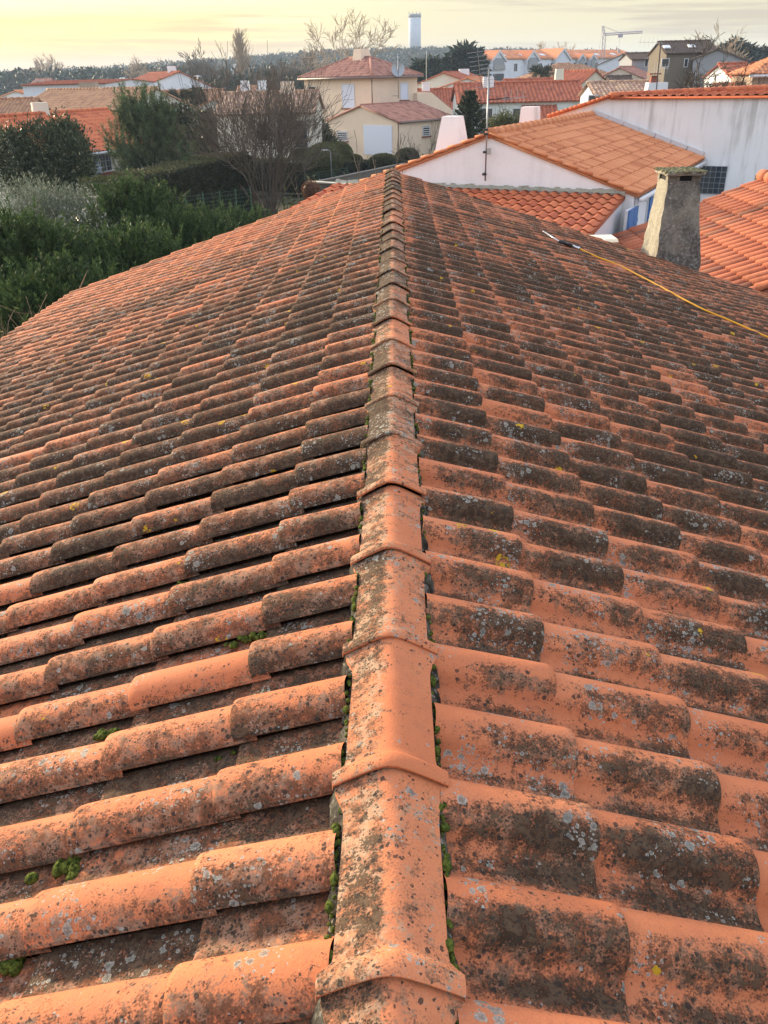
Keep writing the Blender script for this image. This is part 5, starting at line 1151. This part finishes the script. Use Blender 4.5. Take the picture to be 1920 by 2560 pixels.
def palm(lab, px, py, Y, h, L_):
    p = at(px, py, Y); t_ = thing('palm', lab, 'tree'); mt = MB(); trunk(mt, (p[0], Y, p[2]-h), p, 0.2, 0.16); mb = MB()
    for k in range(42):
        a = rng.random()*2*pi; e_ = -0.3+1.3*rng.random(); d_ = nrm((cos(a), sin(a), e_)); pts = [p, p+d_*L_*0.5+up*0.05, p+d_*L_-up*0.25*L_]; mb.tube(pts, [0.05, 0.04, 0.02], 3); n = 26; s_ = 0.35+0.65*rng.random(n)
        P = np.array([p+(pts[1]-p)*x*2 if x < 0.5 else pts[1]+(pts[2]-pts[1])*(x*2-1) for x in s_]); leaves(mb, P, d_*0.8+rng.normal(0, 0.5, (n, 3)), L_*0.42, L_*0.05)
    mb.build('crown', L_PALM, t_); mt.build('trunk', M_BARK, t_)
palm('dark fan palm in front of the apartments', 1353, 184, 112, 4.6, 1.35); palm('small palm beside the slim cypress column', 450, 245, 84, 2.6, 1.1)
# clipped hedges and round bushes
def hedge(name, lab, P0, P1, h, th, mat=L_HEDGE, top=None, dens=700, leaf=0.09, cat='hedge'):
    P0, P1 = np.asarray(P0, float), np.asarray(P1, float); d_ = P1-P0; L = np.linalg.norm(d_[:2]); u = nrm([d_[0], d_[1], 0]); v = np.array([u[1], -u[0], 0]); mb = MB()
    z1 = [P0[2], P1[2]]; c = (P0+P1)/2
    mb.prism([hi(P0-v*th*0.45, P0[2]-h), hi(P1-v*th*0.45, P1[2]-h), hi(P1-v*th*0.45, P1[2]-0.05), hi(P0-v*th*0.45, P0[2]-0.05)], v*th*0.9, np.array([0.5, 0.5, 0.1, 0.1]))
    n = int(dens*L*(2*h+th)); s_ = rng.random(n); q = rng.random(n)*(2*h+th); base = P0+(P1-P0)*s_[:, None]
    wob = 0.05*np.sin(s_*L*2.1)+0.04*np.sin(s_*L*5.3)
    front = q < h; back = q > h+th; topm = ~front & ~back
    off = np.where(front, -th/2, np.where(back, th/2, q-h-th/2))+np.where(topm, 0, wob)+rng.normal(0, 0.03, n); dz = np.where(front, -h+q, np.where(back, -(q-h-th), 0.0))+np.where(topm, wob, 0)+rng.normal(0, 0.03, n)
    P = base+v*off[:, None]; P[:, 2] += dz; nn = np.where(front[:, None], -v, np.where(back[:, None], v, up))
    br = np.where(topm, 0.55+0.45*rng.random(n), rng.random(n)*0.22)  # lit top and dark sides are painted into the leaf tones
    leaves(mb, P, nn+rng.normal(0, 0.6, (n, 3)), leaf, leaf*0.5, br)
    e = np.where(s_ < 0.5, -1, 1)
    o = mb.build(name, mat); tag(o, lab, cat); return o
hd0 = at(318, 443, 34); hd1 = at(590, 384, 43)
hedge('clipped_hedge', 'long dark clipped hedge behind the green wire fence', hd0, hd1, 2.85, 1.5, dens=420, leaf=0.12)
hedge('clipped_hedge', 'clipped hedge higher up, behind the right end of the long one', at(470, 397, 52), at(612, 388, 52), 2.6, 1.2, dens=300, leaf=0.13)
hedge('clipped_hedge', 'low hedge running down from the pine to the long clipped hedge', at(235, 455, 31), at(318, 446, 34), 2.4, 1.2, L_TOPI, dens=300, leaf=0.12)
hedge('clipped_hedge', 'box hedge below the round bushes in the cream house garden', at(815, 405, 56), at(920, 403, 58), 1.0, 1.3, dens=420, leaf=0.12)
def ball(name, lab, px, py, Y, r, mat=L_TOPI, n=5200, group=None, stem=True):
    p = at(px, py, Y); t_ = thing(name, lab, 'bush', group); r = np.asarray(r, float); mb = MB(); mb.sphere(p, r*0.93, 16, 10, 0, np.array([0.5, 0.5, 0.1, 0.1])); d_ = unit(n)
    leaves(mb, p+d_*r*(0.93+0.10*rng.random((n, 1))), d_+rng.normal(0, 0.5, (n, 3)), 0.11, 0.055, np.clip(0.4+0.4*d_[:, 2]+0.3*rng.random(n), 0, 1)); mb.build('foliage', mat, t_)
    mb = MB(); trunk(mb, (p[0], Y, ground_at(p[0], Y)), p, 0.1, 0.05); mb.build('stem', M_BARK, t_)
GB = 'clipped bushes in the cream house garden'
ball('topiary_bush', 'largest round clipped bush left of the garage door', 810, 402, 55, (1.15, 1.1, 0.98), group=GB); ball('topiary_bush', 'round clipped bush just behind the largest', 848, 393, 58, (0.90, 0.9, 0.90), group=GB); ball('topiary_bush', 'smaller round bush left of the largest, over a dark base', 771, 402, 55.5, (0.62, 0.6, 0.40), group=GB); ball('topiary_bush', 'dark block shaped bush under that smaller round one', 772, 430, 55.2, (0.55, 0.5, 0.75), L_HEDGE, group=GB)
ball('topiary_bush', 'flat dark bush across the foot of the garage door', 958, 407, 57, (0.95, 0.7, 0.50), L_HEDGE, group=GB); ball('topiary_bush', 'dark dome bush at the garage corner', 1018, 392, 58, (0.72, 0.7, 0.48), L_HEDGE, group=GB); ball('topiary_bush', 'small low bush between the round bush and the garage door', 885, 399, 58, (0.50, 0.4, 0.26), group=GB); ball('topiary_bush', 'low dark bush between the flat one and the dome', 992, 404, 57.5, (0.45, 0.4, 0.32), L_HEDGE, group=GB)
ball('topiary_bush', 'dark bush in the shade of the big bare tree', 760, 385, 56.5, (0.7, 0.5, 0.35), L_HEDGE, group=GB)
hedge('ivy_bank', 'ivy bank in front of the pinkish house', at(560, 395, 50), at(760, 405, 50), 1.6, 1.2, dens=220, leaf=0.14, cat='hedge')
# walls and fences in the gardens
def gwall(name, lab, P0, P1, h, th, mat, cap=None, cat='wall'):
    t_ = thing(name, lab, cat); P0, P1 = np.asarray(P0, float), np.asarray(P1, float); u = nrm((P1-P0)*[1, 1, 0]); v = np.array([u[1], -u[0], 0]); mb = MB()
    mb.prism([hi(P0, P0[2]-h), hi(P1, P1[2]-h), P1, P0], v*th); mb.build('masonry', mat, t_); mb = MB(); mb.prism([P0-v*0.05, P1-v*0.05, P1+v*(th+0.05), P0+v*(th+0.05)], up*0.06); mb.build('coping', cap or W_IVORY, t_)
gwall('garden_wall', 'grey block wall with a pale coping left of the ridge end', at(776, 455, 46), at(960, 466, 43), 3.6, 0.2, W_BLOCK)
gwall('garden_wall', 'mossy block wall climbing right behind the grey one', at(790, 455, 47), at(1010, 409, 56), 3.4, 0.2, W_BLOCK, W_BLOCK)
gwall('garden_wall', 'low block wall with a leaning pole behind the silvery shrubs', at(180, 500, 27), at(264, 492, 27.5), 2.5, 0.2, W_BLOCK, W_BLOCK)
p0, p1 = at(248, 555, 26.5), at(262, 500, 26.8); mb = MB(); mb.tube([p0, p1], 0.03, 6); tag(mb.build('leaning_pole', M_METAL), 'pale pole leaning on the low block wall', 'pole')
def fence(lab, P0, P1, h, n, mat):
    t_ = thing('wire_fence', lab, 'fence'); P0, P1 = np.asarray(P0, float), np.asarray(P1, float)
    for k in range(n+1): q = P0+(P1-P0)*k/n; mb = MB(); mb.tube([q-up*h, q+up*0.06], 0.03, 6); mb.build('post', mat, t_)
    mb = MB()
    for k in range(11): mb.tube([P0-up*h*k/11, P1-up*h*k/11], 0.006, 3)
    L = np.linalg.norm(P1-P0); m = int(L/0.22)
    for k in range(m+1): q = P0+(P1-P0)*k/m; mb.tube([q, q-up*h], 0.004, 3)
    mb.build('wire_mesh', mat, t_)
fence('green wire fence in front of the long clipped hedge', at(415, 497, 32.5), at(625, 472, 38), 1.7, 5, M_GREENW)
fence('grey green mesh fence between the bare tree and the round bushes', at(757, 437, 50), at(868, 420, 54), 1.5, 3, M_GREENW)
bt_ = ball('rust_bush', 'rusty brown bush at the end of the grey block wall', 777, 477, 43.5, (0.42, 0.35, 0.45), L_RUST, 500)
# clipped hedges seen between houses, and the wood on and around the hill
mb = MB()
def wood(n, xf, yf, hmin, hmax, bright):
    for k in range(n):
        y_ = yf(); x_ = xf(y_); z_ = ground_at(x_, y_); h_ = hmin+(hmax-hmin)*rng.random(); r_ = h_*(0.32+0.22*rng.random()); m = 110
        d_ = unit(m); c = np.array([x_, y_, z_+h_*0.62]); P = c+d_*np.array([r_, r_, h_*0.40])*(0.6+0.5*rng.random((m, 1))); s = h_*0.135
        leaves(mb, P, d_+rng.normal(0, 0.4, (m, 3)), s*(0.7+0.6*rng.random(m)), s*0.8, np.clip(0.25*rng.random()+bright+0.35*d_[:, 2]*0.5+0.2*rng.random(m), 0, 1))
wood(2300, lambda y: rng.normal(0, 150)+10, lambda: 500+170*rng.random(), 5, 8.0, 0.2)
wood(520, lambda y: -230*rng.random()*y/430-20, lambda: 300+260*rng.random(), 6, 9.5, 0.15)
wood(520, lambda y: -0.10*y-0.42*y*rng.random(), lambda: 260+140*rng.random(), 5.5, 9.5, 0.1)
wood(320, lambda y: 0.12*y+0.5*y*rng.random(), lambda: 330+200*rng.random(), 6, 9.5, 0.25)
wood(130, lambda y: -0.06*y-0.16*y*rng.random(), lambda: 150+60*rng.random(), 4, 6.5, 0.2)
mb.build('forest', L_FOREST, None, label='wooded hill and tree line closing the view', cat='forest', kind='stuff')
# low garden scrub on the open ground between houses
mb = MB()
for k in range(420):
    y_ = 24+110*rng.random(); x_ = -0.5*y_+1.0*y_*rng.random(); m = 26; h_ = 0.5+1.1*rng.random(); d_ = unit(m); d_[:, 2] = abs(d_[:, 2])
    leaves(mb, np.array([x_, y_, 0])+d_*[h_, h_, h_]*rng.random((m, 1)), d_+rng.normal(0, 0.4, (m, 3)), 0.32, 0.14)
mb.build('undergrowth', L_TOPI, None, label='low green growth on the open ground between the gardens', cat='undergrowth', kind='stuff')

# ------------------------------------------------------------------ the damp air between us and the hill
m, t = newmat('damp air'); o = t.node('ShaderNodeOutputMaterial'); pv = t.node('ShaderNodeVolumePrincipled')
pv.inputs['Color'].default_value = (0.62, 0.78, 1.0, 1); pv.inputs['Density'].default_value = 0.00038; pv.inputs['Anisotropy'].default_value = 0.2
t.L.new(pv.outputs[0], o.inputs['Volume'])
mb = MB(); mb.box((0, 900, 22.5), (3200, 2400, 47)); mb.build('haze', m, None, kind='stuff')
